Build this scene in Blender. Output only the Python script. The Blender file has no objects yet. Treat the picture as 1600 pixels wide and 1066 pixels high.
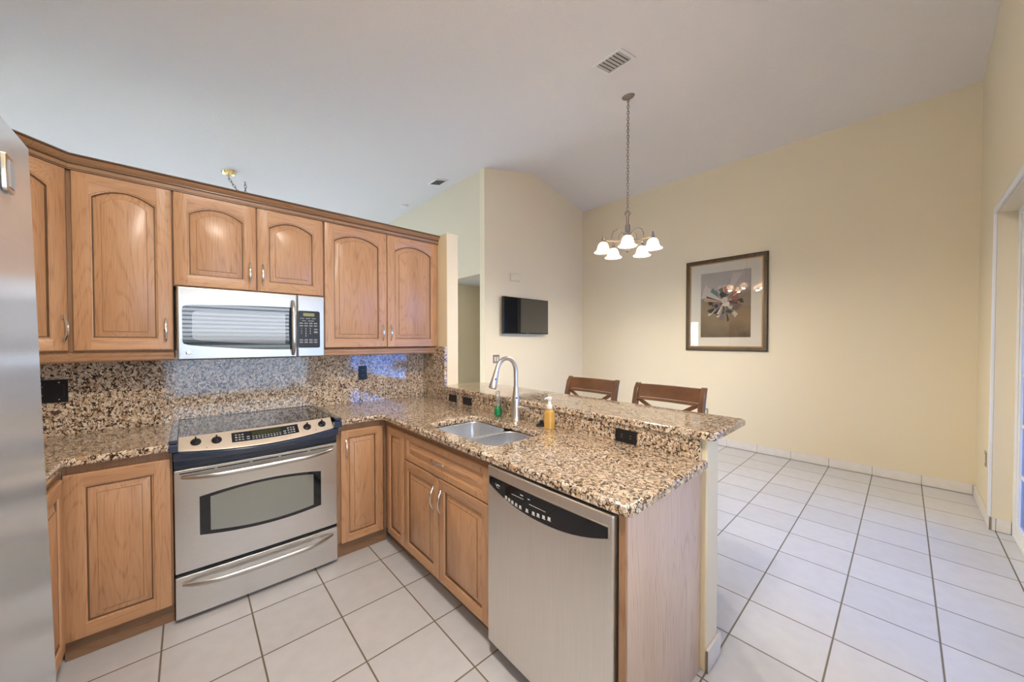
import bpy, bmesh, math, random
from mathutils import Vector, Matrix
R_ = math.radians
random.seed(7)
scn = bpy.context.scene
COL = scn.collection

# ------------------------------------------------------------ camera
cam_d = bpy.data.cameras.new('camera')
cam = bpy.data.objects.new('camera', cam_d); COL.objects.link(cam)
yaw, pit, rol = R_(-41.877), R_(-0.907), R_(-0.019)
F = Vector((-math.sin(yaw)*math.cos(pit), math.cos(yaw)*math.cos(pit), math.sin(pit)))
Rt = Vector((math.cos(yaw), math.sin(yaw), 0)); Up = Rt.cross(F)
R2 = Rt*math.cos(rol)+Up*math.sin(rol); U2 = -Rt*math.sin(rol)+Up*math.cos(rol)
M = Matrix((R2, U2, -F)).transposed().to_4x4(); M.translation = Vector((0.061, -3.010, 1.419))
cam.matrix_world = M
cam_d.sensor_width = 36; cam_d.sensor_fit = 'HORIZONTAL'; cam_d.lens = 555.85/1600*36
cam_d.shift_x = 7.378/1600; cam_d.shift_y = 8.48/1600
cam_d.clip_start = 0.02; cam_d.clip_end = 200
scn.camera = cam
# ------------------------------------------------------------ view, world, sun
scn.view_settings.view_transform = 'Standard'; scn.view_settings.look = 'None'
scn.view_settings.gamma = 1; scn.view_settings.use_curve_mapping = False
scn.view_settings.exposure = 1.32
SKY = 9.0; FILL_LAMP = 56.0
w = bpy.data.worlds.new('world'); scn.world = w; w.use_nodes = True
nt = w.node_tree; bg = nt.nodes['Background']
tc = nt.nodes.new('ShaderNodeTexCoord'); sp = nt.nodes.new('ShaderNodeSeparateXYZ'); cr = nt.nodes.new('ShaderNodeValToRGB')
nt.links.new(tc.outputs['Generated'], sp.inputs[0]); nt.links.new(sp.outputs['Z'], cr.inputs[0]); nt.links.new(cr.outputs[0], bg.inputs[0])
cr.color_ramp.elements[0].position = 0.0; cr.color_ramp.elements[0].color = (0.42, 0.45, 0.44, 1)
cr.color_ramp.elements[1].position = 0.02; cr.color_ramp.elements[1].color = (0.84, 0.91, 1.0, 1)
e = cr.color_ramp.elements.new(1.0); e.color = (0.50, 0.70, 1.0, 1)
bg.inputs[1].default_value = SKY
def portal(loc, rot, sx, sy):
    l = bpy.data.lights.new('window_portal', 'AREA'); l.shape = 'RECTANGLE'; l.size = sx; l.size_y = sy
    l.cycles.is_portal = True
    o = bpy.data.objects.new('window_portal', l); COL.objects.link(o); o.location = loc; o.rotation_euler = rot
portal((0.62, -3.66, 1.37), (R_(90), 0, 0), 1.9, 1.55)
portal((3.26, -3.66, 1.18), (R_(90), 0, 0), 2.4, 2.4)
portal((0.6, 6.16, 1.6), (R_(-90), 0, 0), 2.0, 1.4)  # this and the next serve the openings added on the living side
portal((-3.14, 3.0, 1.5), (0, R_(-90), 0), 1.2, 2.0)

# ------------------------------------------------------------ materials
def nodes(name):
    m = bpy.data.materials.new(name); m.use_nodes = True
    t = m.node_tree; b = t.nodes['Principled BSDF']
    return m, t, b
def N(t, kind, **kw):
    n = t.nodes.new(kind)
    for k, v in kw.items():
        if k in n.inputs.keys(): n.inputs[k].default_value = v
        else: setattr(n, k, v)
    return n
def ramp(t, src, stops, interp='LINEAR'):
    r = t.nodes.new('ShaderNodeValToRGB'); r.color_ramp.interpolation = interp
    el = r.color_ramp.elements
    while len(el) > 1: el.remove(el[-1])
    el[0].position = stops[0][0]; el[0].color = tuple(stops[0][1])+(1,)
    for p, c in stops[1:]:
        k = el.new(p); k.color = tuple(c)+(1,)
    t.links.new(src, r.inputs[0]); return r
def srgb(r, g, b):
    f = lambda c: (c/255)/12.92 if c/255 <= .04045 else ((c/255+.055)/1.055)**2.4
    return (f(r), f(g), f(b))
def flat(name, col, rough=.5, metal=0., spec=.5, noise=0.0, nscale=20, bump=0.0, bscale=200, coat=0., trans=0., emis=None, estr=0., alpha=1., ior=1.45):
    m, t, b = nodes(name)
    b.inputs['Base Color'].default_value = tuple(col)+(1,)
    b.inputs['Roughness'].default_value = rough; b.inputs['Metallic'].default_value = metal
    b.inputs['Specular IOR Level'].default_value = spec; b.inputs['IOR'].default_value = ior
    b.inputs['Coat Weight'].default_value = coat
    b.inputs['Transmission Weight'].default_value = trans
    if emis: b.inputs['Emission Color'].default_value = tuple(emis)+(1,); b.inputs['Emission Strength'].default_value = estr
    g = N(t, 'ShaderNodeNewGeometry')
    n = N(t, 'ShaderNodeTexNoise', Scale=nscale, Detail=3.0); t.links.new(g.outputs['Position'], n.inputs['Vector'])
    if noise:
        lo = [c*(1-noise) for c in col]; hi = [min(1, c*(1+noise)) for c in col]
        r = ramp(t, n.outputs['Fac'], [(.3, lo), (.7, hi)]); t.links.new(r.outputs[0], b.inputs['Base Color'])
    if bump:
        n2 = N(t, 'ShaderNodeTexNoise', Scale=bscale, Detail=2.0); t.links.new(g.outputs['Position'], n2.inputs['Vector'])
        bp = N(t, 'ShaderNodeBump', Strength=bump, Distance=.002); t.links.new(n2.outputs['Fac'], bp.inputs['Height']); t.links.new(bp.outputs[0], b.inputs['Normal'])
    return m
def oak(name, horiz=None, tint=1.0, pal=((192, 147, 107), (208, 164, 125))):
    m, t, b = nodes(name)
    g = N(t, 'ShaderNodeNewGeometry'); oi = N(t, 'ShaderNodeObjectInfo')
    off = N(t, 'ShaderNodeVectorMath', operation='SCALE'); off.inputs[0].default_value = (7.3, 5.1, 3.7); t.links.new(oi.outputs['Random'], off.inputs['Scale'])
    ad = N(t, 'ShaderNodeVectorMath', operation='ADD'); t.links.new(g.outputs['Position'], ad.inputs[0]); t.links.new(off.outputs[0], ad.inputs[1])
    def mp(s):
        k = N(t, 'ShaderNodeMapping'); k.inputs['Scale'].default_value = s; t.links.new(ad.outputs[0], k.inputs[0]); return k
    def ax(a, c):      # a across the grain, c along the grain
        return {None: (a, a, c), 'x': (c, a, a), 'y': (a, c, a)}[horiz]
    # cathedral figure: contour lines of a stretched low noise
    n1 = N(t, 'ShaderNodeTexNoise', Scale=1.0, Detail=1.5, Roughness=.45); t.links.new(mp(ax(6.5, .75)).outputs[0], n1.inputs['Vector'])
    mu = N(t, 'ShaderNodeMath', operation='MULTIPLY'); mu.inputs[1].default_value = 150; t.links.new(n1.outputs['Fac'], mu.inputs[0])
    si = N(t, 'ShaderNodeMath', operation='SINE'); t.links.new(mu.outputs[0], si.inputs[0])
    # fine pores
    n2 = N(t, 'ShaderNodeTexNoise', Scale=1.0, Detail=4.0, Roughness=.6); t.links.new(mp(ax(260, 7)).outputs[0], n2.inputs['Vector'])
    n3 = N(t, 'ShaderNodeTexNoise', Scale=1.0, Detail=2.0); t.links.new(mp(ax(9, 1.1)).outputs[0], n3.inputs['Vector'])
    r1 = ramp(t, si.outputs[0], [(.0, (0, 0, 0)), (.62, (.12,)*3), (1., (1, 1, 1))])
    r2 = ramp(t, n2.outputs['Fac'], [(.38, (1, 1, 1)), (.55, (0, 0, 0))])
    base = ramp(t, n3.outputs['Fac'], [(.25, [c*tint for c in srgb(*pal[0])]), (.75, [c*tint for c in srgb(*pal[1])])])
    mulp = N(t, 'ShaderNodeMath', operation='MULTIPLY'); t.links.new(r1.outputs[0], mulp.inputs[0]); t.links.new(r2.outputs[0], mulp.inputs[1])
    m1 = N(t, 'ShaderNodeMix', data_type='RGBA', blend_type='MULTIPLY'); m1.inputs[7].default_value = (.66, .54, .44, 1)
    f1 = N(t, 'ShaderNodeMath', operation='MULTIPLY_ADD'); f1.inputs[1].default_value = .75; f1.inputs[2].default_value = 0
    ads = N(t, 'ShaderNodeMath', operation='MULTIPLY_ADD'); ads.inputs[1].default_value = .13; t.links.new(r1.outputs[0], ads.inputs[0]); 
    sc = N(t, 'ShaderNodeMath', operation='MULTIPLY'); sc.inputs[1].default_value = .30; t.links.new(r2.outputs[0], sc.inputs[0]); t.links.new(sc.outputs[0], ads.inputs[2])
    a2 = N(t, 'ShaderNodeMath', operation='MULTIPLY_ADD', use_clamp=True); a2.inputs[1].default_value = .45
    t.links.new(mulp.outputs[0], a2.inputs[0]); t.links.new(ads.outputs[0], a2.inputs[2])
    t.links.new(a2.outputs[0], m1.inputs[0]); t.links.new(base.outputs[0], m1.inputs[6]); t.links.new(m1.outputs[2], b.inputs['Base Color'])
    b.inputs['Roughness'].default_value = .36; b.inputs['Coat Weight'].default_value = .25; b.inputs['Coat Roughness'].default_value = .22
    bp = N(t, 'ShaderNodeBump', Strength=.12, Distance=.0008); t.links.new(r2.outputs[0], bp.inputs['Height']); bp.invert = True
    t.links.new(bp.outputs[0], b.inputs['Normal'])
    return m
def granite(name):
    m, t, b = nodes(name)
    g = N(t, 'ShaderNodeNewGeometry')
    def warp(sc, amt):
        wn = N(t, 'ShaderNodeTexNoise', Scale=sc, Detail=2.0); t.links.new(g.outputs['Position'], wn.inputs['Vector'])
        ws = N(t, 'ShaderNodeVectorMath', operation='SCALE'); ws.inputs['Scale'].default_value = amt; t.links.new(wn.outputs['Color'], ws.inputs[0])
        wa = N(t, 'ShaderNodeVectorMath', operation='ADD'); t.links.new(g.outputs['Position'], wa.inputs[0]); t.links.new(ws.outputs[0], wa.inputs[1]); return wa
    wa = warp(30.0, .055)
    mpg = N(t, 'ShaderNodeMapping'); mpg.inputs['Rotation'].default_value = (.5, .6, .7); mpg.inputs['Scale'].default_value = (1.7, 1.0, .70); t.links.new(wa.outputs[0], mpg.inputs[0]); wa = mpg
    v1 = N(t, 'ShaderNodeTexVoronoi', Scale=58.0); t.links.new(wa.outputs[0], v1.inputs['Vector'])
    v2 = N(t, 'ShaderNodeTexVoronoi', Scale=58.0, feature='DISTANCE_TO_EDGE'); t.links.new(wa.outputs[0], v2.inputs['Vector'])
    sp = N(t, 'ShaderNodeSeparateColor'); t.links.new(v1.outputs['Color'], sp.inputs[0])
    cell = ramp(t, sp.outputs[0], [(0, srgb(236, 221, 198)), (.35, srgb(224, 204, 176)), (.55, srgb(204, 174, 142)), (.7, srgb(228, 214, 196)), (.87, srgb(180, 146, 114)), (1, srgb(210, 198, 184))])
    # thin broken dark veins between the crystals, thickening here and there into black flecks
    nb = N(t, 'ShaderNodeTexNoise', Scale=60.0, Detail=3.0, Roughness=.65); t.links.new(g.outputs['Position'], nb.inputs['Vector'])
    th = ramp(t, nb.outputs['Fac'], [(.34, (.02,)*3), (.48, (.085,)*3), (.59, (.16,)*3), (.68, (.42,)*3)])
    ls = N(t, 'ShaderNodeMath', operation='SUBTRACT'); t.links.new(th.outputs[0], ls.inputs[0]); t.links.new(v2.outputs['Distance'], ls.inputs[1])
    mk = ramp(t, ls.outputs[0], [(-.0, (0, 0, 0)), (.06, (1, 1, 1))])
    dn = N(t, 'ShaderNodeTexNoise', Scale=120.0, Detail=2.0); t.links.new(g.outputs['Position'], dn.inputs['Vector'])
    dark = ramp(t, dn.outputs['Fac'], [(.42, srgb(28, 24, 24)), (.64, srgb(84, 64, 50))])
    ed = ramp(t, v2.outputs['Distance'], [(0, (.80, .74, .68)), (.08, (1, 1, 1))])
    sm = N(t, 'ShaderNodeTexNoise', Scale=260.0, Detail=2.0); t.links.new(g.outputs['Position'], sm.inputs['Vector'])
    sr = ramp(t, sm.outputs['Fac'], [(.35, (.84, .82, .80)), (.6, (1.04, 1.02, 1.0))])
    c0 = N(t, 'ShaderNodeMix', data_type='RGBA', blend_type='MULTIPLY'); c0.inputs[0].default_value = 1
    t.links.new(cell.outputs[0], c0.inputs[6]); t.links.new(ed.outputs[0], c0.inputs[7])
    c1 = N(t, 'ShaderNodeMix', data_type='RGBA', blend_type='MULTIPLY'); c1.inputs[0].default_value = 1
    t.links.new(c0.outputs[2], c1.inputs[6]); t.links.new(sr.outputs[0], c1.inputs[7])
    c2 = N(t, 'ShaderNodeMix', data_type='RGBA'); t.links.new(mk.outputs[0], c2.inputs[0]); t.links.new(c1.outputs[2], c2.inputs[6]); t.links.new(dark.outputs[0], c2.inputs[7])
    t.links.new(c2.outputs[2], b.inputs['Base Color'])
    b.inputs['Roughness'].default_value = .08; b.inputs['IOR'].default_value = 1.6; b.inputs['Coat Weight'].default_value = .6; b.inputs['Coat Roughness'].default_value = .03
    return m
def steel(name, col=(.60, .585, .56), rough=.30, axis=2):
    m, t, b = nodes(name)
    g = N(t, 'ShaderNodeNewGeometry'); mp = N(t, 'ShaderNodeMapping')
    s = [1500, 1500, 1500]; s[axis] = 4
    mp.inputs['Scale'].default_value = s; t.links.new(g.outputs['Position'], mp.inputs[0])
    n = N(t, 'ShaderNodeTexNoise', Scale=1.0, Detail=2.0); t.links.new(mp.outputs[0], n.inputs['Vector'])
    r = ramp(t, n.outputs['Fac'], [(.3, [c*.93 for c in col]), (.7, [c*1.06 for c in col])]); t.links.new(r.outputs[0], b.inputs['Base Color'])
    b.inputs['Metallic'].default_value = 1; b.inputs['Roughness'].default_value = rough
    b.inputs['Anisotropic'].default_value = .5
    return m
def tile_floor(name):
    m, t, b = nodes(name)
    g = N(t, 'ShaderNodeNewGeometry'); s = N(t, 'ShaderNodeSeparateXYZ'); t.links.new(g.outputs['Position'], s.inputs[0])
    def line(o, c0, wd):
        a = N(t, 'ShaderNodeMath', operation='SUBTRACT'); t.links.new(o, a.inputs[0]); a.inputs[1].default_value = c0
        d = N(t, 'ShaderNodeMath', operation='DIVIDE'); t.links.new(a.outputs[0], d.inputs[0]); d.inputs[1].default_value = .34
        r = N(t, 'ShaderNodeMath', operation='ROUND'); t.links.new(d.outputs[0], r.inputs[0])
        e = N(t, 'ShaderNodeMath', operation='SUBTRACT'); t.links.new(d.outputs[0], e.inputs[0]); t.links.new(r.outputs[0], e.inputs[1])
        f = N(t, 'ShaderNodeMath', operation='ABSOLUTE'); t.links.new(e.outputs[0], f.inputs[0])
        k = N(t, 'ShaderNodeMath', operation='FLOOR'); t.links.new(d.outputs[0], k.inputs[0])
        return f, k
    fx, kx = line(s.outputs['X'], -.046, .34); fy, ky = line(s.outputs['Y'], -.76, .34)
    mn = N(t, 'ShaderNodeMath', operation='MINIMUM'); t.links.new(fx.outputs[0], mn.inputs[0]); t.links.new(fy.outputs[0], mn.inputs[1])
    gr = ramp(t, mn.outputs[0], [(.0075, (1, 1, 1)), (.0125, (0, 0, 0))])
    cb = N(t, 'ShaderNodeCombineXYZ'); t.links.new(kx.outputs[0], cb.inputs[0]); t.links.new(ky.outputs[0], cb.inputs[1])
    wn = N(t, 'ShaderNodeTexWhiteNoise'); t.links.new(cb.outputs[0], wn.inputs['Vector'])
    tile = ramp(t, wn.outputs['Value'], [(0, srgb(202, 203, 206)), (1, srgb(209, 210, 213))])
    ns = N(t, 'ShaderNodeTexNoise', Scale=14.0, Detail=5.0); t.links.new(g.outputs['Position'], ns.inputs['Vector'])
    nr = ramp(t, ns.outputs['Fac'], [(.3, (.94, .94, .94)), (.7, (1.02, 1.02, 1.02))])
    mm = N(t, 'ShaderNodeMix', data_type='RGBA', blend_type='MULTIPLY'); mm.inputs[0].default_value = 1
    t.links.new(tile.outputs[0], mm.inputs[6]); t.links.new(nr.outputs[0], mm.inputs[7])
    mx = N(t, 'ShaderNodeMix', data_type='RGBA'); t.links.new(gr.outputs[0], mx.inputs[0]); t.links.new(mm.outputs[2], mx.inputs[6])
    mx.inputs[7].default_value = srgb(118, 108, 94)+(1,)
    t.links.new(mx.outputs[2], b.inputs['Base Color'])
    rr = ramp(t, gr.outputs[0], [(0, (.30,)*3), (1, (.85,)*3)]); t.links.new(rr.outputs[0], b.inputs['Roughness'])
    bp = N(t, 'ShaderNodeBump', Strength=.35, Distance=.002, invert=True); t.links.new(gr.outputs[0], bp.inputs['Height']); t.links.new(bp.outputs[0], b.inputs['Normal'])
    return m
def ceiling_mat(name):
    m, t, b = nodes(name)
    g = N(t, 'ShaderNodeNewGeometry'); n = N(t, 'ShaderNodeTexNoise', Scale=75.0, Detail=3.0, Roughness=.6); t.links.new(g.outputs['Position'], n.inputs['Vector'])
    r = ramp(t, n.outputs['Fac'], [(.42, (0, 0, 0)), (.58, (1, 1, 1))])
    bp = N(t, 'ShaderNodeBump', Strength=.35, Distance=.004); t.links.new(r.outputs[0], bp.inputs['Height']); t.links.new(bp.outputs[0], b.inputs['Normal'])
    b.inputs['Base Color'].default_value = srgb(229, 224, 219)+(1,); b.inputs['Roughness'].default_value = .9; b.inputs['Specular IOR Level'].default_value = .1
    return m

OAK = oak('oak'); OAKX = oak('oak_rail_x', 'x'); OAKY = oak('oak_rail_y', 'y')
OAKD = oak('oak_trim_x', 'x', .50); OAKDY = oak('oak_trim_y', 'y', .50); OAKF = oak('oak_face_frame', None, .62); OAKL = oak('oak_rail_trim', 'x', .72); OAKP = oak('oak_panel_glare', None, 1.0, ((200, 172, 154), (212, 188, 172))); OAKP.node_tree.nodes['Principled BSDF'].inputs['Coat Weight'].default_value = 1.0  # end panel copy is paled to put window glare into its colour
GRAN = granite('granite'); TILE = tile_floor('floor_tile'); CEIL = ceiling_mat('knockdown_ceiling')
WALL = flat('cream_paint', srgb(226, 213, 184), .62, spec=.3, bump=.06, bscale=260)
WALL_LIT = flat('cream_paint_lit', srgb(236, 222, 190), .6, spec=.3, bump=.06, bscale=260)  # same wall cream, lightened in colour to stand in for missing light
WHITE = flat('white_paint', srgb(232, 231, 228), .4)
BTILE = flat('base_tile', srgb(222, 216, 208), .3, noise=.03)
GROUT = flat('grout', srgb(135, 125, 112), .9)
STEEL = steel('stainless'); STEELV = steel('stainless_bright', (.76, .745, .72), .30, 0); STEELY = steel('stainless_side', (.80, .77, .73), .40, 2)
FRIDGE = steel('stainless_fridge', (.70, .72, .75), .24, 1); FRIDGE.node_tree.nodes['Principled BSDF'].inputs['Metallic'].default_value = .7
SINKM = steel('sink_steel', (.90, .92, .95), .27, 1)
NICK = flat('brushed_nickel', (.66, .62, .57), .36, 1.); CHROME = flat('satin_chrome', (.75, .72, .68), .16, 1.)
DARKN = flat('aged_nickel', (.22, .19, .15), .35, .8)
BLK = flat('black_plastic', (.012, .013, .016), .28); BLKG = flat('black_glass', (.008, .009, .012), .04, coat=.3)
BLKSKY = flat('black_trim_sky_tint', srgb(50, 64, 86), .16, coat=.6)  # black trim with the sky's reflection mixed into its colour
GLASSD = flat('oven_window_glass', (.30, .31, .28), .09, metal=.6, coat=1.)
MWGL = flat('microwave_window_glass', (.02, .035, .055), .03, ior=1.75)
PANELT = flat('beige_panel_enamel', srgb(212, 198, 180), .32, metal=.25)
WHITEMK = flat('white_marking', (.75, .75, .72), .5); GREYMK = flat('grey_marking', (.30, .31, .32), .5)
LCD = flat('lcd_display', srgb(120, 124, 80), .25, emis=srgb(150, 150, 92), estr=.15)
LCDD = flat('dark_lcd_display', srgb(52, 58, 34), .2)
WALN = flat('walnut_stain', srgb(112, 76, 50), .36, noise=.25, nscale=9, coat=.3)
BRASS = flat('brass', (.80, .62, .30), .18, 1.); BRONZE = flat('pewter_chandelier', (.30, .26, .22), .35, .85)
SHADE = bpy.data.materials.new('frosted_shade'); SHADE.use_nodes = True
_t = SHADE.node_tree; _t.nodes.clear(); _o = N(_t, 'ShaderNodeOutputMaterial'); _d = N(_t, 'ShaderNodeBsdfDiffuse'); _d.inputs[0].default_value = (.93, .84, .74, 1)
_tr = N(_t, 'ShaderNodeBsdfTranslucent'); _tr.inputs[0].default_value = (.95, .84, .72, 1); _mx = N(_t, 'ShaderNodeMixShader'); _mx.inputs[0].default_value = .55
_e = N(_t, 'ShaderNodeEmission'); _e.inputs[0].default_value = (1., .72, .50, 1); _e.inputs[1].default_value = .12; _a = N(_t, 'ShaderNodeAddShader')
_t.links.new(_d.outputs[0], _mx.inputs[1]); _t.links.new(_tr.outputs[0], _mx.inputs[2]); _t.links.new(_mx.outputs[0], _a.inputs[0]); _t.links.new(_e.outputs[0], _a.inputs[1]); _t.links.new(_a.outputs[0], _o.inputs[0])
BULB = flat('lit_bulb', (1, 1, 1), .5, emis=(1., .92, .80), estr=310.)
SHADOW = flat('dark_gap', (.01, .008, .006), .8)
PLATE = flat('almond_metal_plate', srgb(150, 140, 124), .35, .4); ALM = flat('almond_plastic', srgb(222, 214, 200), .4)
SCREEN = flat('tv_screen', (.012, .012, .012), .05, coat=1., ior=1.8)
FRAMEM = flat('picture_frame_bronze', srgb(70, 56, 36), .35, .35, noise=.35, nscale=60); FRAMEG = flat('picture_frame_gold', srgb(172, 132, 84), .35, .4)
MATB = flat('picture_mat', srgb(222, 216, 204), .8)
PGLASS = None
def pane(name, tint=(1, 1, 1)):
    m = bpy.data.materials.new(name); m.use_nodes = True; t = m.node_tree; t.nodes.clear()
    o = N(t, 'ShaderNodeOutputMaterial'); tr = N(t, 'ShaderNodeBsdfTransparent'); tr.inputs[0].default_value = tint+(1,)
    gl = N(t, 'ShaderNodeBsdfGlossy'); gl.inputs['Roughness'].default_value = .01
    fr = N(t, 'ShaderNodeFresnel'); fr.inputs[0].default_value = 1.5
    mx = N(t, 'ShaderNodeMixShader'); t.links.new(fr.outputs[0], mx.inputs[0]); t.links.new(tr.outputs[0], mx.inputs[1]); t.links.new(gl.outputs[0], mx.inputs[2])
    t.links.new(mx.outputs[0], o.inputs[0]); return m
PGLASS = pane('clear_pane')
GREEN = flat('green_soap', srgb(10, 140, 84), .25, spec=.6); CLEAR = flat('clear_plastic', (.85, .9, .88), .08, trans=.85)
HONEY = flat('honey_soap', srgb(232, 186, 96), .12, trans=.25, coat=.4); PUMP = flat('white_pump_plastic', srgb(235, 233, 228), .35)
SLAT = flat('white_blind_slat', srgb(235, 238, 240), .5)
GRASS = flat('pale_paving', srgb(168, 176, 184), .9, noise=.05, nscale=3)
PATIO = flat('patio_concrete', srgb(190, 186, 178), .9, noise=.06)

# ------------------------------------------------------------ mesh builder
class MB:
    def __init__(s): s.v = []; s.f = []; s.m = []
    def add(s, vs, fs, m=0):
        o = len(s.v); s.v += [tuple(v) for v in vs]
        for f in fs: s.f.append(tuple(i+o for i in f)); s.m.append(m)
        return s
    def box(s, x0, x1, y0, y1, z0, z1, m=0):
        x0, x1 = min(x0, x1), max(x0, x1); y0, y1 = min(y0, y1), max(y0, y1); z0, z1 = min(z0, z1), max(z0, z1)
        return s.add([(x0,y0,z0),(x1,y0,z0),(x1,y1,z0),(x0,y1,z0),(x0,y0,z1),(x1,y0,z1),(x1,y1,z1),(x0,y1,z1)],
                     [(0,3,2,1),(4,5,6,7),(0,1,5,4),(1,2,6,5),(2,3,7,6),(3,0,4,7)], m)
    def loops(s, L, closed=True, cap0=False, cap1=False, m=0):
        n = len(L[0]); vs = [p for l in L for p in l]; fs = []
        for a in range(len(L)-1):
            for i in range(n if closed else n-1):
                j = (i+1) % n; fs.append((a*n+i, a*n+j, (a+1)*n+j, (a+1)*n+i))
        if cap0: fs.append(tuple(range(n))[::-1])
        if cap1: fs.append(tuple((len(L)-1)*n+i for i in range(n)))
        return s.add(vs, fs, m)
    def prism(s, poly, a0, a1, fn=lambda u, v, a: (u, v, a), m=0):
        return s.loops([[fn(u, v, a0) for u, v in poly], [fn(u, v, a1) for u, v in poly]], True, True, True, m)
    def lathe(s, prof, c, seg=24, axis=(0, 0, 1), m=0, cap0=False, cap1=False, x=None):
        A = Vector(axis).normalized(); X = Vector(x) if x else (Vector((1, 0, 0)) if abs(A.x) < .9 else Vector((0, 1, 0)))
        X = (X-A*X.dot(A)).normalized(); Y = A.cross(X); c = Vector(c)
        L = [[c+A*h+(X*math.cos(2*math.pi*i/seg)+Y*math.sin(2*math.pi*i/seg))*r for i in range(seg)] for r, h in prof]
        return s.loops(L, True, cap0, cap1, m)
    def tube(s, pts, r, seg=10, m=0, caps=True, flat_=None, closed=False):
        P = [Vector(p) for p in pts]; n = len(P); rr = r if isinstance(r, (list, tuple)) else [r]*n
        L = []; X = None
        for i in range(n):
            if closed: T = (P[(i+1) % n]-P[i-1]).normalized()
            else: T = (P[min(i+1, n-1)]-P[max(i-1, 0)]).normalized()
            if X is None: X = T.orthogonal().normalized() if flat_ is None else Vector(flat_)
            X = (X-T*X.dot(T)).normalized(); Y = T.cross(X)
            a, b = rr[i] if isinstance(rr[i], (tuple, list)) else (rr[i], rr[i])
            L.append([P[i]+X*a*math.cos(2*math.pi*k/seg)+Y*b*math.sin(2*math.pi*k/seg) for k in range(seg)])
        if closed: L.append(L[0]); caps = False
        return s.loops(L, True, caps, caps, m)
    def sweep(s, path, prof, left=False, m=0, dark=()):
        """path: 2-D points; prof: (outward, z). Outward is to the right of travel."""
        P = [Vector(p) for p in path]; n = len(P); L = []
        for i in range(n):
            ds = []
            if i > 0: ds.append((P[i]-P[i-1]).normalized())
            if i < n-1: ds.append((P[i+1]-P[i]).normalized())
            ns = [Vector((d.y, -d.x)) for d in ds]
            if len(ns) == 2: b = (ns[0]+ns[1]).normalized(); b = b/b.dot(ns[0])
            else: b = ns[0]
            L.append([(P[i].x+b.x*o, P[i].y+b.y*o, z) for o, z in prof])
        k0 = len(s.m); s.loops(L, True, True, True, m)
        for a in range(n-1):
            for i in dark: s.m[k0+a*len(prof)+i] = 1
        return s
    def build(s, name, mats, parent=None, bevel=0., seg=2, ang=35, sharp=35):
        if not isinstance(mats, (list, tuple)): mats = [mats]
        org = parent.get('_o', (0, 0, 0)) if parent else (0, 0, 0)
        org = Vector(org)
        me = bpy.data.meshes.new(name)
        bm = bmesh.new(); vv = [bm.verts.new(Vector(v)-org) for v in s.v]
        for f, mi in zip(s.f, s.m):
            try:
                fc = bm.faces.new([vv[i] for i in f]); fc.material_index = mi
            except ValueError: pass
        bmesh.ops.remove_doubles(bm, verts=bm.verts, dist=1e-5)
        bmesh.ops.recalc_face_normals(bm, faces=bm.faces)
        bm.to_mesh(me); bm.free()
        for mt in mats: me.materials.append(mt)
        me.shade_smooth(); me.set_sharp_from_angle(angle=R_(sharp))
        o = bpy.data.objects.new(name, me); COL.objects.link(o)
        if parent: o.parent = parent; o['_o'] = tuple(org)
        if bevel:
            b = o.modifiers.new('bevel', 'BEVEL'); b.width = bevel; b.segments = seg; b.limit_method = 'ANGLE'; b.angle_limit = R_(ang); b.harden_normals = True
        return o
def thing(name, label, cat, loc=(0, 0, 0), group=None):
    o = bpy.data.objects.new(name, None); COL.objects.link(o); o.location = loc; o['_o'] = tuple(loc)
    o.empty_display_size = .1
    o['label'] = label; o['category'] = cat
    if group: o['group'] = group
    return o
def tag(o, label, cat, group=None):
    o['label'] = label; o['category'] = cat
    if group: o['group'] = group
    return o
def struct(o): o['kind'] = 'structure'; return o
def copy_tree(o, parent=None):
    c = o.copy(); COL.objects.link(c)
    if parent: c.parent = parent
    for ch in list(o.children): copy_tree(ch, c)
    return c
def arc(c, r, a0, a1, n, fn): return [fn(c[0]+r*math.cos(a0+(a1-a0)*i/n), c[1]+r*math.sin(a0+(a1-a0)*i/n)) for i in range(n+1)]
def rrect(x0, x1, y0, y1, r, n=5):
    out = []
    for cx, cy, a in ((x1-r, y1-r, 0), (x0+r, y1-r, 90), (x0+r, y0+r, 180), (x1-r, y0+r, 270)):
        for i in range(n+1):
            t = R_(a+90*i/n); out.append((cx+r*math.cos(t), cy+r*math.sin(t)))
    return out
def textmesh(body, size, fn, name, mat, parent):
    cu = bpy.data.curves.new(name, 'FONT'); cu.body = body; cu.size = size; cu.align_x = 'CENTER'; cu.align_y = 'CENTER'; cu.extrude = .0004
    to = bpy.data.objects.new('tmp', cu); COL.objects.link(to)
    me = bpy.data.meshes.new_from_object(to.evaluated_get(bpy.context.evaluated_depsgraph_get()))
    bpy.data.objects.remove(to)
    for v in me.vertices: v.co = Vector(fn(v.co.x, v.co.y, v.co.z))-Vector(parent.get('_o', (0, 0, 0)))
    me.materials.clear(); me.materials.append(mat)
    o = bpy.data.objects.new(name, me); COL.objects.link(o); o.parent = parent; return o

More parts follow.
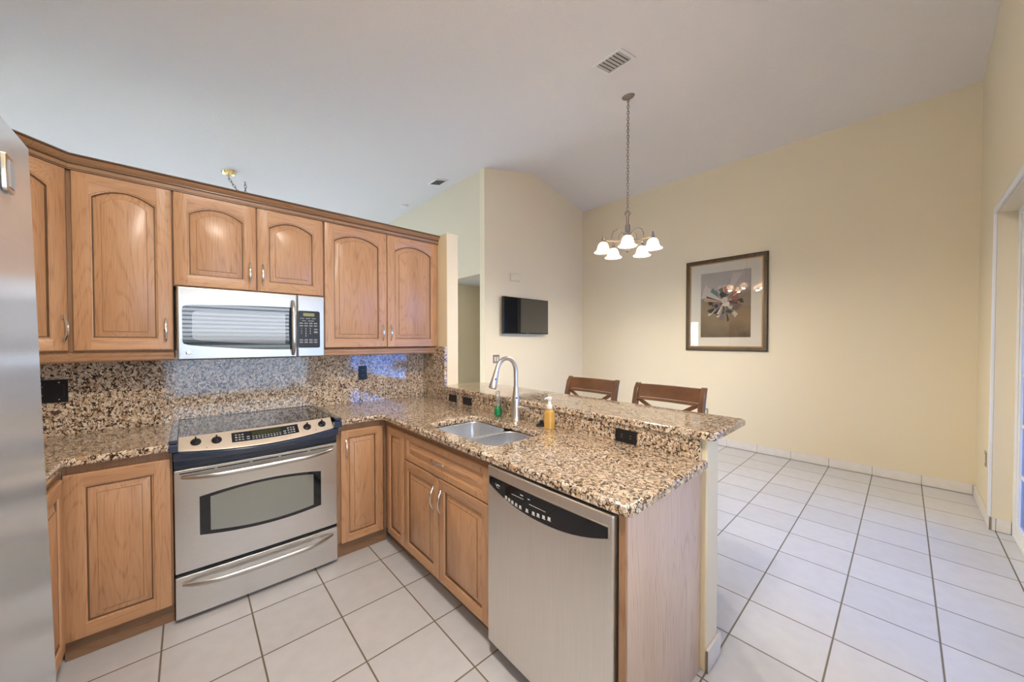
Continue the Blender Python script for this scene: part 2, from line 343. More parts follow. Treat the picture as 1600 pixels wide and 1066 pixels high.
# ------------------------------------------------------------ the shell
XF, YTV, XH, YR = 5.42, .913, 3.152, -3.46
def zl(x): return 3.828+.215*(x-3.152)
def zr(x): return 3.76+.215*(5.42-x)
XR = (3.76+.215*5.42-3.828+.215*3.152)/.43; ZRG = zl(XR)
HALL_Y0, HALL_Y1, HALL_Z = 1.02, 2.0, 2.37
m = MB(); m.box(-3.2, 5.6, -3.62, 6.3, -.12, 0); struct(m.build('floor', TILE))
m = MB()
pl = [(-3.2, zl(-3.2)), (XR, ZRG), (5.6, zr(5.6)), (5.6, zr(5.6)+.15), (XR, ZRG+.15), (-3.2, zl(-3.2)+.15)]
m.prism(pl, -3.62, 6.3, lambda u, v, a: (u, a, v)); struct(m.build('ceiling', CEIL))
m = MB(); m.prism([(-3.62, 0), (YTV+.12, 0), (YTV+.12, zr(XF)+.05), (-3.62, zr(XF)+.05)], XF, XF+.12, lambda u, v, a: (a, u, v)); struct(m.build('wall_picture', WALL))
# TV wall with peak
m = MB(); m.prism([(XH, 0), (XF-.001, 0), (XF-.001, zr(XF)+.05), (XR, ZRG+.05), (XH, zl(XH)+.05)], YTV, YTV+.107, lambda u, v, a: (u, a, v)); struct(m.build('wall_tv', WALL_LIT))
# hall wall with opening
m = MB(); zt = zl(XH)+.05
m.prism([(HALL_Y1, 0), (6.1, 0), (6.1, zt), (YTV+.1075, zt), (YTV+.1075, HALL_Z), (HALL_Y1, HALL_Z)], XH, XH+.12, lambda u, v, a: (a, u, v)); struct(m.build('wall_hall', WALL))
m = MB(); m.box(XH+.1205, 5.5, HALL_Y1, HALL_Y1+.1, 0, HALL_Z-.001); struct(m.build('wall_hall_far', WALL))
m = MB(); m.box(XH+.1205, 5.5, YTV+.108, HALL_Y1+.1, HALL_Z, HALL_Z+.1); struct(m.build('ceiling_hall', CEIL))
m = MB(); m.box(5.5, 5.6, YTV+.13, HALL_Y1+.2, 0, HALL_Z+.1); struct(m.build('wall_hall_end', WALL))
# living side, with wall openings added to bring in daylight
m = MB(); zt = 4.3
m.box(-3.2, -.4, 6.1, 6.22, 0, 2.3); m.box(1.6, 3.27, 6.1, 6.22, 0, 2.3); m.prism([(-3.2, 2.3), (3.27, 2.3), (3.27, zl(3.27)+.05), (-3.2, zl(-3.2)+.05)], 6.1, 6.22, lambda u, v, a: (u, a, v))
m.box(-.4, 1.6, 6.1, 6.22, 0, .9); struct(m.build('wall_living', WALL))
m = MB(); m.box(-3.2, -3.08, .121, 2.0, 0, zl(-3.08)+.02); m.box(-3.2, -3.08, 4.0, 6.099, 0, zl(-3.08)+.02); m.box(-3.2, -3.08, 2.0, 4.0, 2.1, zl(-3.08)+.02); m.box(-3.2, -3.08, 2.0, 4.0, 0, .9); struct(m.build('wall_living_left', WALL))
m = MB(); m.box(-3.2, -1.09, .0, .12, 0, zl(-1.09)+.02); struct(m.build('wall_living_side', WALL))
# kitchen walls
ZW = 2.345; XC0, XC1, YC = 1.715, 1.83, -.39
m = MB(); m.box(-.97, XC1, 0, .12, 0, ZW); struct(m.build('wall_back', WALL_LIT, bevel=.004))
m = MB(); m.box(XC0, XC1, YC, -.0005, 0, ZW); struct(m.build('wall_column', WALL_LIT, bevel=.006))
m = MB(); m.box(1.69, XC1, -2.46, YC-.0005, 0, 1.003); struct(m.build('wall_half', WALL_LIT, bevel=.008))
m = MB(); m.box(-1.09, -.97, YR-.16, .12, 0, zl(-1.09)+.03); struct(m.build('wall_left', WALL))
# wall behind the camera: window + sliding door opening
WX0, WX1, WZ0, WZ1 = -.3, 1.55, .62, 2.12
DX0, DX1, DZ = 2.1, 4.52, 2.36
m = MB(); y0, y1 = YR-.16, YR
m.box(-.97, WX0, y0, y1, 0, 2.6); m.box(WX0, WX1, y0, y1, 0, WZ0); m.box(WX0, WX1, y0, y1, WZ1, 2.6); m.box(WX1, DX0, y0, y1, 0, 2.6)
m.box(DX0, DX1, y0, y1, DZ, 2.6); m.box(DX1, XF, y0, y1, 0, 2.6)
m.prism([(-.97, 2.6), (XF, 2.6), (XF, zr(XF)+.05), (XR, ZRG+.05), (-.97, zl(-.97)+.05)], y0, y1, lambda u, v, a: (u, a, v)); struct(m.build('wall_right', WALL))
# white casing round the sliding door opening
m = MB(); yc = YR+.0005
m.box(DX1+.008, DX1+.06, yc, yc+.012, .105, DZ+.05); m.box(DX0-.06, DX0-.008, yc, yc+.012, .105, DZ+.05); m.box(DX0-.008, DX1+.008, yc, yc+.012, DZ+.006, DZ+.05)
m.box(DX1-.0, DX1+.012, yc-.0, yc+.016, .105, DZ); struct(m.build('trim_1', WHITE, bevel=.002))
# sliding glass door
t = bpy.data.objects.new('door_1', None); COL.objects.link(t); t.location = (3.3, -3.56, 0); t['_o'] = (3.3, -3.56, 0); struct(t)
m = MB(); ya, yb = -3.62, -3.55
m.box(DX1-.09, DX1-.001, ya, yb, .0, DZ-.001); m.box(DX0+.001, DX0+.05, ya, yb, 0, DZ-.001); m.box(DX0+.05, DX1-.09, ya, yb, DZ-.05, DZ-.001); m.box(DX0+.05, DX1-.09, ya, yb, .001, .03)
m.build('door_frame', WHITE, t, bevel=.003)
for k, (a, b, yy) in enumerate(((DX0+.05, 3.34, -3.60), (3.28, DX1-.09, -3.57))):
    m = MB(); m.box(a, a+.06, yy-.015, yy+.015, .03, DZ-.05); m.box(b-.06, b, yy-.015, yy+.015, .03, DZ-.05); m.box(a+.06, b-.06, yy-.015, yy+.015, .03, .12); m.box(a+.06, b-.06, yy-.015, yy+.015, DZ-.12, DZ-.05)
    o = m.build('sash', WHITE, t, bevel=.003)
    m = MB()
    for q in (1, 2): xq = a+.06+(b-a-.12)*q/3; m.box(xq-.010, xq+.010, yy-.010, yy+.010, .121, DZ-.121)
    for q in range(1, 6): zq = .12+(DZ-.24)*q/6; m.box(a+.061, b-.061, yy-.009, yy+.009, zq-.010, zq+.010)
    m.build('muntin_grid', WHITE, o)
    m = MB(); m.box(a+.06, b-.06, yy-.003, yy+.003, .12, DZ-.12); m.build('pane', DGL if 'DGL' in globals() else pane('daylight_filter_glass', (.27, .46, .72)), o)  # blue tint added to dim and cool the daylight through the door
# kitchen window with blind
t = bpy.data.objects.new('window_1', None); COL.objects.link(t); t.location = (.6, -3.56, 1.6); t['_o'] = (.6, -3.56, 1.6); struct(t)
m = MB(); ya, yb = -3.61, -3.56
m.box(WX0, WX0+.05, ya, yb, WZ0, WZ1); m.box(WX1-.05, WX1, ya, yb, WZ0, WZ1); m.box(WX0+.05, WX1-.05, ya, yb, WZ0, WZ0+.05); m.box(WX0+.05, WX1-.05, ya, yb, WZ1-.05, WZ1)
m.box(WX0+.05, WX1-.05, ya, yb, 1.37, 1.41); m.build('window_frame', WHITE, t, bevel=.003)
m = MB(); m.box(WX0+.05, WX1-.05, -3.588, -3.582, WZ0+.05, WZ1-.05); m.build('pane', pane('dimmed_window_glass', (.62, .62, .62)), t)  # grey tint added to cut the daylight through the window
t = thing('window_blind', 'white horizontal slat blind in the window behind the camera', 'blind', (.6, -3.5, WZ1))
m = MB()
nz = int((WZ1-.06-WZ0-.02)/.052)
for i in range(nz):
    z = WZ1-.075-i*.052; m.add([(WX0+.02, -3.523, z-.006), (WX1-.02, -3.523, z-.006), (WX1-.02, -3.482, z+.006), (WX0+.02, -3.482, z+.006),
                                (WX0+.02, -3.523, z-.003), (WX1-.02, -3.523, z-.003), (WX1-.02, -3.482, z+.009), (WX0+.02, -3.482, z+.009)],
                               [(0,3,2,1),(4,5,6,7),(0,1,5,4),(1,2,6,5),(2,3,7,6),(3,0,4,7)])
m.build('slats', SLAT, t)
m = MB(); m.box(WX0+.01, WX1-.01, -3.53, -3.475, WZ1-.06, WZ1-.005); m.build('head_rail', SLAT, t, bevel=.003)
# outdoor ground
m = MB(); m.box(-30, 40, -40, -3.63, -.3, -.14); m.box(-30, 40, 6.31, 40, -.3, -.14); m.box(-30, -3.21, -3.63, 6.31, -.3, -.14); o = m.build('ground', GRASS); struct(o)
# unseen roof slab added outside the sliding door to cut its daylight
m = MB(); m.box(1.8, 9.5, -9.0, -3.63, 2.46, 2.66); struct(m.build('daylight_shield', WHITE))
# tile baseboards
def base_run(name, p0, p1, nrm, off, h=.1):
    p0, p1, n = Vector(p0), Vector(p1), Vector(nrm); d = (p1-p0).normalized(); L = (p1-p0).length
    # joints follow the floor grid
    ax = 0 if abs(d.x) > .5 else 1; c0 = -.046 if ax == 0 else -.76
    cuts = sorted({0., L} | {abs(c0+k*.34-p0[ax]) for k in range(-30, 40) if 0.01 < (c0+k*.34-p0[ax])*d[ax] < L-.01})
    m = MB()
    for a, b in zip(cuts, cuts[1:]):
        q0, q1 = p0+d*(a+.0015), p0+d*(b-.0015); r = [q0+n*.0005, q1+n*.0005, q1+n*.012, q0+n*.012]
        m.prism([(v.x, v.y) for v in r], .004, h, m=0)
    g0, g1 = p0+n*.0005, p1+n*.0005; m.prism([(v.x, v.y) for v in (g0, g1, g1+n*.009, g0+n*.009)], .0005, h-.004, m=1)
    return struct(m.build(name, [BTILE, GROUT], bevel=.0015))
base_run('baseboard_picture', (XF, YR+.012), (XF, YTV-.012), (-1, 0), 0)
base_run('baseboard_tv', (XH, YTV), (XF, YTV), (0, -1), 0)
base_run('baseboard_right', (DX1, YR), (XF-.013, YR), (0, 1), 0)
base_run('baseboard_jamb', (DX1, YR-.002), (DX1, -3.548), (-1, 0), 0)
base_run('baseboard_half', (XC1, -2.46), (XC1, -.01), (1, 0), 0)
base_run('baseboard_half_end', (1.688, -2.46), (XC1+.012, -2.46), (0, -1), 0)
base_run('baseboard_hall', (XH, HALL_Y1+.01), (XH, 6.09), (-1, 0), 0)

# ------------------------------------------------------------ cabinet doors
def door_mesh(w, h, th=.019, arch=.0, fw=.058, horiz=False, fh=None):
    """raised-panel front in local (u across, z up, d outward). returns MB-like lists"""
    fh = fh or fw
    NA = 14
    def loop(i, rise, d, ex=0.):
        x0, x1, z0 = fw+i, w-fw-i, fh+i; zt = h-fh-i-arch
        pts = [(x0, z0, d), (x1, z0, d)]
        for k in range(NA+1):
            t = k/NA; x = x1+(x0-x1)*t; pts.append((x, zt+rise*(1-(2*t-1)**2), d))
        return pts
    m = MB()
    # slab back + sides with rounded outer edge
    def rect(i, d): return [(i, i, d), (w-i, i, d), (w-i, h-i, d), (i, h-i, d)]
    m.loops([rect(0, 0), rect(0, th-.005), rect(.0015, th-.0015), rect(.005, th)], True, True, False, 0)
    x0, x1, z0 = fw, w-fw, fh
    L0 = loop(0, arch, th); e = .005
    # stiles
    m.add([(e, e, th), (x0, e, th), (x0, h-e, th), (e, h-e, th)], [(0, 1, 2, 3)], 0)
    m.add([(x1, e, th), (w-e, e, th), (w-e, h-e, th), (x1, h-e, th)], [(0, 1, 2, 3)], 0)
    m.add([(x0, e, th), (x1, e, th), (x1, z0, th), (x0, z0, th)], [(0, 1, 2, 3)], 1)
    top = [p for p in L0[2:]]
    for a, b in zip(top, top[1:]): m.add([a, (a[0], h-e, th), (b[0], h-e, th), b], [(0, 1, 2, 3)], 1)
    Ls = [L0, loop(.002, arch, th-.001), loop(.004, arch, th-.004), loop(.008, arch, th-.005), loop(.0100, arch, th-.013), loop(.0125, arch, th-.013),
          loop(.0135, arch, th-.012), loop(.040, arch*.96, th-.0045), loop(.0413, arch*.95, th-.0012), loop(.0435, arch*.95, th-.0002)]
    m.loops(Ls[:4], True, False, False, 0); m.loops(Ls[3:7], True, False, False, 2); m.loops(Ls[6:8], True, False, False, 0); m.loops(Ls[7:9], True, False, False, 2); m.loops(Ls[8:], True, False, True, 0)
    return m
DARKOAK = oak('oak_dark_groove', None, .34)  # darker oak for the door grooves and raised panel edge
def front(name, parent, org, uax, nax, w, h, arch=0., fw=.058, fh=None, horiz=False, label=None, th=.019):
    """place a front: org = lower-left corner on the back plane, uax across, nax outward"""
    m = door_mesh(w, h, th, arch, fw, fh=fh); u, n, o = Vector(uax), Vector(nax), Vector(org)
    m.v = [tuple(o+u*a+Vector((0, 0, b))+n*d) for a, b, d in m.v]
    hz = OAKX if abs(u.x) > .9 else OAKY
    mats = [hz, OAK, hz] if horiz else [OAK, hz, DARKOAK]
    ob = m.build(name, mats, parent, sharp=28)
    if label: ob['label'] = label
    return ob
def pull(parent, c, nax, up=(0, 0, 1), L=.128, mat=None):
    c, n, u = Vector(c), Vector(nax), Vector(up); m = MB(); s = n.cross(u)
    pts = []; rr = []
    for i in range(15):
        t = i/14*2-1; pts.append(c+u*(t*L/2)+n*(.006+.020*(1-t*t)+.0)); r = .0030+.0028*(1-t*t); rr.append((r*1.2, r*.8))
    m.tube(pts, rr, 8, flat_=s)
    for t in (-1, 1):
        m.lathe([(.006, 0.0005), (.006, .003), (.0035, .006), (.0035, .012)], c+u*(t*(L/2-.012)), 10, axis=n, cap0=True, cap1=True)
        m.lathe([(.001, -.004), (.004, -.002), (.0045, .001), (.001, .005)], c+u*(t*(L/2))+n*.006, 8, axis=u*t, cap0=True, cap1=True)
    return m.build('handle', mat or CHROME, parent)

X_, Y_ = (1, 0, 0), (0, 1, 0); NX, NY = (-1, 0, 0), (0, -1, 0)
YU, ZU0, ZU1 = -.251, 1.370, 2.266
YB = YU+.020      # face-frame plane
def upper_box(par, x0, x1, z0, z1, yb=YB):
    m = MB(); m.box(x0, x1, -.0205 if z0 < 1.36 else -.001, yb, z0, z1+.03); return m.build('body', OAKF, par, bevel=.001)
LRAIL = [(.0, 1.3085), (.014, 1.3085), (.022, 1.318), (.022, 1.332), (.014, 1.340), (.014, 1.352), (.006, 1.3625), (0, 1.3625)]
LRAIL = [(a-.012, b) for a, b in LRAIL]
# left upper
t = thing('wall_cabinet', 'single arched-door oak wall cabinet left of the microwave, above the granite backsplash', 'cabinet', (-.19, 0, ZU0), 'oak wall cabinets')
upper_box(t, -.384, -.0005, 1.3635, ZU1)
d = front('door', t, (-.365, YB-.0005, ZU0), X_, NY, .362, ZU1-ZU0, .045, .058); pull(d, (-.032, YU-.0005, 1.481), NY)
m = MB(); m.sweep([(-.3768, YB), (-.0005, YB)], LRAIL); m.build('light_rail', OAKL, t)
# over microwave
t = thing('wall_cabinet', 'short two-door oak wall cabinet directly above the microwave', 'cabinet', (.39, 0, 1.735), 'oak wall cabinets')
m = MB(); m.box(.0005, .7845, -.001, YB, 1.732, ZU1+.03); m.build('body', OAKF, t, bevel=.001)
d = front('door', t, (.004, YB-.0005, 1.737), X_, NY, .384, ZU1-1.737, .045, .058); pull(d, (.355, YU-.0005, 1.845), NY)
d = front('door', t, (.3935, YB-.0005, 1.737), X_, NY, .386, ZU1-1.737, .045, .058); pull(d, (.422, YU-.0005, 1.845), NY)
# right upper
t = thing('wall_cabinet', 'tall two-door oak wall cabinet between the microwave and the column', 'cabinet', (1.25, 0, ZU0), 'oak wall cabinets')
m = MB(); m.box(.785, 1.7135, -.001, YB, 1.3725, ZU1+.03); m.build('body', OAKF, t, bevel=.001)
d = front('door', t, (.789, YB-.0005, ZU0), X_, NY, .456, ZU1-ZU0, .05, .058); pull(d, (1.210, YU-.0005, 1.484), NY)
d = front('door', t, (1.250, YB-.0005, ZU0), X_, NY, .456, ZU1-ZU0, .05, .058); pull(d, (1.275, YU-.0005, 1.484), NY)
m = MB(); m.sweep([(.785, YB), (1.688, YB)], [(a, b) for a, b in LRAIL]); m.build('light_rail', OAKL, t)
# diagonal corner
DG = Vector((-math.sqrt(.5), -math.sqrt(.5), 0)); DN = Vector((math.sqrt(.5), -math.sqrt(.5), 0))
P0 = Vector((-.3845, YB, 0)); LEN = .40; P1 = P0+DG*LEN
t = thing('wall_cabinet', 'diagonal corner oak wall cabinet half hidden behind the refrigerator', 'cabinet', (-.7, -.2, ZU0), 'oak wall cabinets')
m = MB(); m.prism([(-.3845, -.0205), (P0.x, P0.y), (P1.x, P1.y), (-.9695, P1.y), (-.9695, -.0205)], 1.3635, ZU1+.03); m.build('body', OAKF, t, bevel=.001)
d = front('door', t, tuple(P1+DG*-.01+DN*.0005+Vector((0, 0, ZU0))), tuple(-DG), tuple(DN), LEN-.022, ZU1-ZU0, .045, .058)
pull(d, tuple(P0+DG*.034+DN*.020+Vector((0, 0, 1.478))), tuple(DN))
m = MB(); m.sweep([(P1.x, P1.y), (P0.x, P0.y), (-.3775, YB)], LRAIL); m.build('light_rail', OAKL, t)
# crown
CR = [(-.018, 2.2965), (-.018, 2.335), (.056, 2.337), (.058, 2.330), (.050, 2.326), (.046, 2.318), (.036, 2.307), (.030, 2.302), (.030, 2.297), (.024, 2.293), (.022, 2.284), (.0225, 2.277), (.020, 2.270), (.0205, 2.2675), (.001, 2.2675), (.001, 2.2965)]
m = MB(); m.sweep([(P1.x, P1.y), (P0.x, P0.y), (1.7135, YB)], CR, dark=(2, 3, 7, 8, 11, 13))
tag(m.build('crown_molding', [oak('oak_crown', 'x', .70), oak('oak_crown_dark', 'x', .28)]), 'stepped dark oak crown molding along the top of the wall cabinets', 'molding')  # second oak is a darker tone on some profile faces

# base cabinets
YBB = -.575; ZB0, ZB1, ZT = .100, .835, .8755
def base_body(par, poly, z1=ZT):
    m = MB(); m.prism(poly, .10, z1); return m.build('body', OAKF, par, bevel=.001)
def kick(par, pts, mat=None, depth=.012):
    m = MB(); m.sweep(pts, [(0, .0005), (depth, .0005), (depth, .0995), (0, .0995)]); return m.build('toe_kick', mat or OAKD, par)
t = thing('base_cabinet', 'single-door oak base cabinet left of the range', 'cabinet', (-.18, -.3, 0), 'oak base cabinets')
base_body(t, [(-.359, -.001), (-.359, YBB), (-.0045, YBB), (-.0045, -.001)])
front('door', t, (-.352, YBB-.0005, ZB0), X_, NY, .340, ZB1-ZB0, 0, .058)
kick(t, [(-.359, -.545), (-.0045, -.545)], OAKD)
t = thing('base_cabinet', 'oak base cabinet along the left wall, only its edge showing beside the refrigerator', 'cabinet', (-.66, -1.0, 0), 'oak base cabinets')
base_body(t, [(-.9695, -.001), (-.3595, -.001), (-.3595, -1.98), (-.9695, -1.98)])
for k, (a, b) in enumerate(((-1.02, -.65), (-1.48, -1.04), (-1.96, -1.50))):
    d = front('door', t, (-.359, a, ZB0), NY, X_, b-a if b > a else a-b, ZB1-ZB0) if False else front('door', t, (-.359, b, ZB0), (0, -1, 0), (1, 0, 0), b-a, ZB1-ZB0)
m = MB(); m.sweep([(-.395, -1.975), (-.395, -.565)], [(0, .0005), (.012, .0005), (.012, .0995), (0, .0995)]); m.build('toe_kick', OAKDY, t)
m = MB(); m.box(-.3585, -.3555, YBB-.012, YBB-.001, .10, ZT-.01); m.build('filler_strip', NICK, t)
# corner cabinet with two leaves
XP = 1.09                      # carcass face of the peninsula (fronts stand 2 cm proud of it)
t = thing('base_cabinet', 'oak corner base cabinet with folding door in the corner right of the range', 'cabinet', (1.3, -.4, 0), 'oak base cabinets')
base_body(t, [(.7625, -.001), (.7625, YBB), (XP, YBB), (XP, -.8965), (1.64, -.8965), (1.64, -.001)])
d = front('door', t, (.786, YBB-.0005, ZB0), X_, NY, .278, ZB1-ZB0, 0, .045); pull(d, (.818, YBB-.020, .716), NY, L=.12)
front('door', t, (XP-.0005, -.644, ZB0), NY, NX, .249, ZB1-ZB0, 0, .045)
m = MB(); m.box(1.0655, 1.0695, YBB-.0195, YBB-.001, ZB0, ZB1); m.build('hinge_strip', NICK, t)
kick(t, [(.7625, -.545), (1.10, -.545)], OAKD); m = MB(); m.box(1.13, 1.142, -.8965, -.558, .0005, .0995); m.build('toe_kick', OAKDY, t)
# sink base
t = thing('base_cabinet', 'oak sink base cabinet with false drawer front over two doors', 'cabinet', (1.4, -1.33, 0), 'oak base cabinets')
m = MB(); m.box(XP, 1.11, -1.7655, -.8975, .10, ZT); m.box(1.11, 1.64, -1.7655, -.8975, .10, .60); m.build('body', OAKF, t, bevel=.001)
d = front('drawer_front', t, (XP-.0005, -.900, .672), NY, NX, .858, .165, 0, .045, .034, horiz=True)
pull(d, (XP-.020, -1.315, .752), NX, up=(0, 1, 0), L=.125)
d = front('door', t, (XP-.0005, -.900, ZB0), NY, NX, .414, .566, 0, .052); pull(d, (XP-.020, -1.272, .545), NX, L=.125)
d = front('door', t, (XP-.0005, -1.320, ZB0), NY, NX, .438, .566, 0, .052); pull(d, (XP-.020, -1.352, .545), NX, L=.125)
m = MB(); m.box(1.142, 1.154, -1.7655, -.897, .0005, .0995); m.build('toe_kick', OAKDY, t)
# end panel
t = thing('end_panel', 'flat oak end panel closing the peninsula beside the dishwasher', 'panel', (1.38, -2.43, 0))
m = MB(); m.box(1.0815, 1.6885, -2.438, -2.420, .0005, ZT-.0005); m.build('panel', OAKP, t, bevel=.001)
m = MB(); m.box(1.068, 1.081, -2.4385, -2.415, .0005, ZT-.0005); m.build('edge_strip', oak('oak_edge_strip', None, .7), t, bevel=.001)

# ------------------------------------------------------------ worktops
def slab(name, poly, z0, z1, mat, round_, cutter=None, label='', cat='countertop'):
    m = MB(); m.prism(poly, z0, z1); o = m.build(name, mat)
    if cutter:
        c = MB(); c.prism(cutter, z0-.1, z1+.1); co = c.build('cutter', mat)
        bo = o.modifiers.new('b', 'BOOLEAN'); bo.object = co; bo.operation = 'DIFFERENCE'; bo.solver = 'EXACT'
        me = bpy.data.meshes.new_from_object(o.evaluated_get(bpy.context.evaluated_depsgraph_get()))
        o.modifiers.clear(); o.data = me; bpy.data.objects.remove(co)
    b = o.modifiers.new('bevel', 'BEVEL'); b.width = round_; b.segments = 5; b.limit_method = 'ANGLE'; b.angle_limit = R_(50); b.harden_normals = True; b.use_clamp_overlap = True
    return tag(o, label, cat)
YC0 = -.625
ccw = [(-.969, -.001), (-.969, -1.98), (-.335, -1.98), (-.335, YC0), (-.0045, YC0), (-.0045, -.001)]
slab('countertop', ccw, .876, .914, GRAN, .012, label='speckled granite countertop left of the range, running to the refrigerator')
SK = rrect(1.135, 1.505, -1.705, -1.08, .07, 6)
cc2 = [(.7625, -.001), (.7625, YC0), (1.005, YC0), (1.045, YC0-.04), (1.045, -2.445), (1.065, -2.466), (1.6885, -2.466), (1.6885, -.391), (1.7135, -.3895), (1.7135, -.001)]
slab('countertop', cc2, .876, .914, GRAN, .012, SK, label='speckled granite countertop wrapping the corner onto the peninsula with the sink in it')
m = MB(); m.box(-.9685, 1.6885, -.020, -.0005, .9145, 1.362)
tag(m.build('backsplash', GRAN), 'full-height granite backsplash on the wall behind the range', 'backsplash')
m = MB(); m.box(1.690, 1.7145, -.389, -.0205, .9145, 1.368)
tag(m.build('backsplash', GRAN, bevel=.002), 'granite backsplash return on the column side, at right angles under the last wall cabinet', 'backsplash')
m = MB(); m.box(1.665, 1.6895, -2.44, -.3905, .9145, 1.0025)
tag(m.build('backsplash', GRAN, bevel=.001), 'low granite riser between the sink counter and the raised bar', 'backsplash')
bar = [(1.650, -.3915), (1.650, -2.485), (1.668, -2.503), (2.062, -2.503), (2.080, -2.485), (2.08, -.3915)]
slab('bar_counter', bar, 1.0035, 1.039, GRAN, .012, label='long raised granite bar top on the half wall', cat='bar counter')

# ------------------------------------------------------------ sink, faucet and things by it
t = thing('kitchen_sink', 'stainless steel double-bowl sink set under the granite', 'sink', (1.32, -1.39, .87))
def bowl(x0, x1, y0, y1, depth, rim):
    L = []
    for i, (ins, z, r) in enumerate([(0, .8755, .06), (.0, .870, .06), (.006, .80, .06), (.012, .875-depth+.03, .06), (.022, .875-depth+.010, .055), (.045, .875-depth, .04)]):
        L.append([(x, y, z) for x, y in rrect(x0+ins, x1-ins, y0+ins, y1-ins, r-ins*.3, 6)])
    m = MB(); m.loops(L, True, False, True)
    c = ((x0+x1)/2, (y0+y1)/2, .875-depth+.001)
    m.lathe([(.045, .0), (.045, .002), (.036, .003), (.033, -.0005), (.01, -.0005)], c, 20, m=1, cap1=True)
    b = m.build('bowl', [SINKM, CHROME], t); 
    s = b.modifiers.new('solid', 'SOLIDIFY'); s.thickness = .0012; s.offset = -1
    return b
bowl(1.132, 1.508, -1.405, -1.077, .19, 0); bowl(1.132, 1.508, -1.708, -1.425, .19, 0)
m = MB(); m.box(1.150, 1.49, -1.4265, -1.4035, .862, .8735); m.build('divider', SINKM, t, bevel=.005)
# faucet
t = thing('faucet', 'brushed nickel gooseneck pull-down faucet behind the sink', 'faucet', (1.604, -1.37, .914))
m = MB(); m.lathe([(.033, .0005), (.033, .006), (.029, .012), (.027, .03), (.0265, .10), (.0255, .135), (.022, .155), (.0165, .20), (.0150, .215)], (1.604, -1.37, .914), 24, cap0=True, cap1=True)
m.build('base', NICK, t)
m = MB(); pts = [(1.604, -1.37, 1.125+.02*i) for i in range(6)]; cx, cz, r = 1.517, 1.225, .0865
dirx = Vector((-.995, -.09, 0))
pts = [Vector((1.604, -1.37, z)) for z in (1.128, 1.16, 1.19, 1.215)]
for i in range(0, 13):
    a = math.pi*i/12*.93; pts.append(Vector((1.604, -1.37, 1.225))+dirx*(r-r*math.cos(a))+Vector((0, 0, r*math.sin(a))))
m.tube(pts, .0135, 16); m.build('spout', NICK, t)
tip = pts[-1]; dn = (pts[-1]-pts[-2]).normalized()
m = MB(); m.lathe([(.0138, 0), (.0152, .004), (.0152, .012), (.0175, .04), (.0215, .085), (.0235, .108), (.021, .114), (.017, .115)], tip, 20, axis=dn, cap0=True, cap1=True)
sh = m.build('spray_head', NICK, t)
m = MB(); q = tip+dn*.055; m.lathe([(.005, 0), (.005, .003)], q+Vector((-.4, -.9, 0)).normalized()*.0185, 10, axis=(-.4, -.9, 0), cap0=True, cap1=True); m.build('button', BLK, sh)
m = MB(); m.lathe([(.006, 0), (.006, .002)], Vector((1.604, -1.37, 1.06))+Vector((-.5, -.86, 0))*.024, 10, axis=(-.5, -.86, 0), cap0=True, cap1=True); m.build('sensor_button', BLK, t)
m = MB(); hd = Vector((.35, -.94, 0)).normalized(); c0 = Vector((1.604, -1.37, .995))
m.lathe([(.018, .018), (.017, .035), (.0135, .05), (.0, .052)], c0, 16, axis=hd, cap0=True)
m.tube([c0+hd*.03+Vector((0, 0, .008)), c0+hd*.06+Vector((-.012, 0, .005)), c0+hd*.09+Vector((-.026, 0, .006)), c0+hd*.115+Vector((-.036, 0, .011))], [(.012, .010), (.011, .006), (.010, .0045), (.006, .003)], 12)
m.build('lever_handle', NICK, t)
# green and clear bottle
t = thing('dish_wand', 'clear upright dish wand with green bottom behind the sink, under the faucet head', 'dish brush', (1.62, -1.176, .914))
m = MB(); m.lathe([(.020, .001), (.023, .004), (.024, .04), (.019, .056), (.014, .062)], (1.62, -1.176, .914), 18, cap0=True, cap1=True); m.build('green_base', GREEN, t)
m = MB(); m.lathe([(.0135, .0625), (.014, .08), (.012, .11), (.0145, .13), (.015, .155), (.010, .166)], (1.62, -1.176, .914), 18, cap0=True, cap1=True); m.build('clear_handle', CLEAR, t)
# black stopper
m = MB(); m.lathe([(.034, .0006), (.034, .006), (.028, .010), (.014, .014), (.011, .022), (.013, .028), (.010, .032)], (1.624, -1.572, .914), 22, cap0=True, cap1=True)
tag(m.build('sink_stopper', BLK), 'black rubber sink stopper lying on the counter beside the soap bottle', 'stopper')
# soap bottle
t = thing('soap_bottle', 'amber liquid hand soap bottle with white pump beside the faucet', 'soap bottle', (1.6, -1.656, .914))
def rr3(w_, d_, r_, z): return [(1.6+x, -1.656+y, z) for x, y in rrect(-w_/2, w_/2, -d_/2, d_/2, r_, 4)]
m = MB(); m.loops([rr3(.040, .044, .008, .9146), rr3(.046, .050, .009, .918), rr3(.046, .050, .009, 1.005), rr3(.040, .044, .012, 1.018), rr3(.028, .028, .0135, 1.024), rr3(.026, .026, .0125, 1.03)], True, True, True); m.build('bottle', HONEY, t)
m = MB(); c = (1.6, -1.656, 0); m.lathe([(.016, 1.0305), (.0165, 1.048), (.013, 1.052), (.0095, 1.056), (.0075, 1.075), (.011, 1.079), (.014, 1.085), (.014, 1.094), (.009, 1.098)], c, 18, cap0=True, cap1=True)
m.tube([(1.6, -1.656, 1.090), (1.585, -1.650, 1.091), (1.570, -1.645, 1.087)], [.006, .0055, .004], 8); m.build('pump', PUMP, t)

# ------------------------------------------------------------ range
t = thing('range', 'stainless slide-in electric range with black cooktop between the base cabinets', 'range', (.3785, -.3, 0))
m = MB(); m.box(.002, .755, -.578, -.0205, .055, .874); m.build('body', BLK, t)
m = MB()
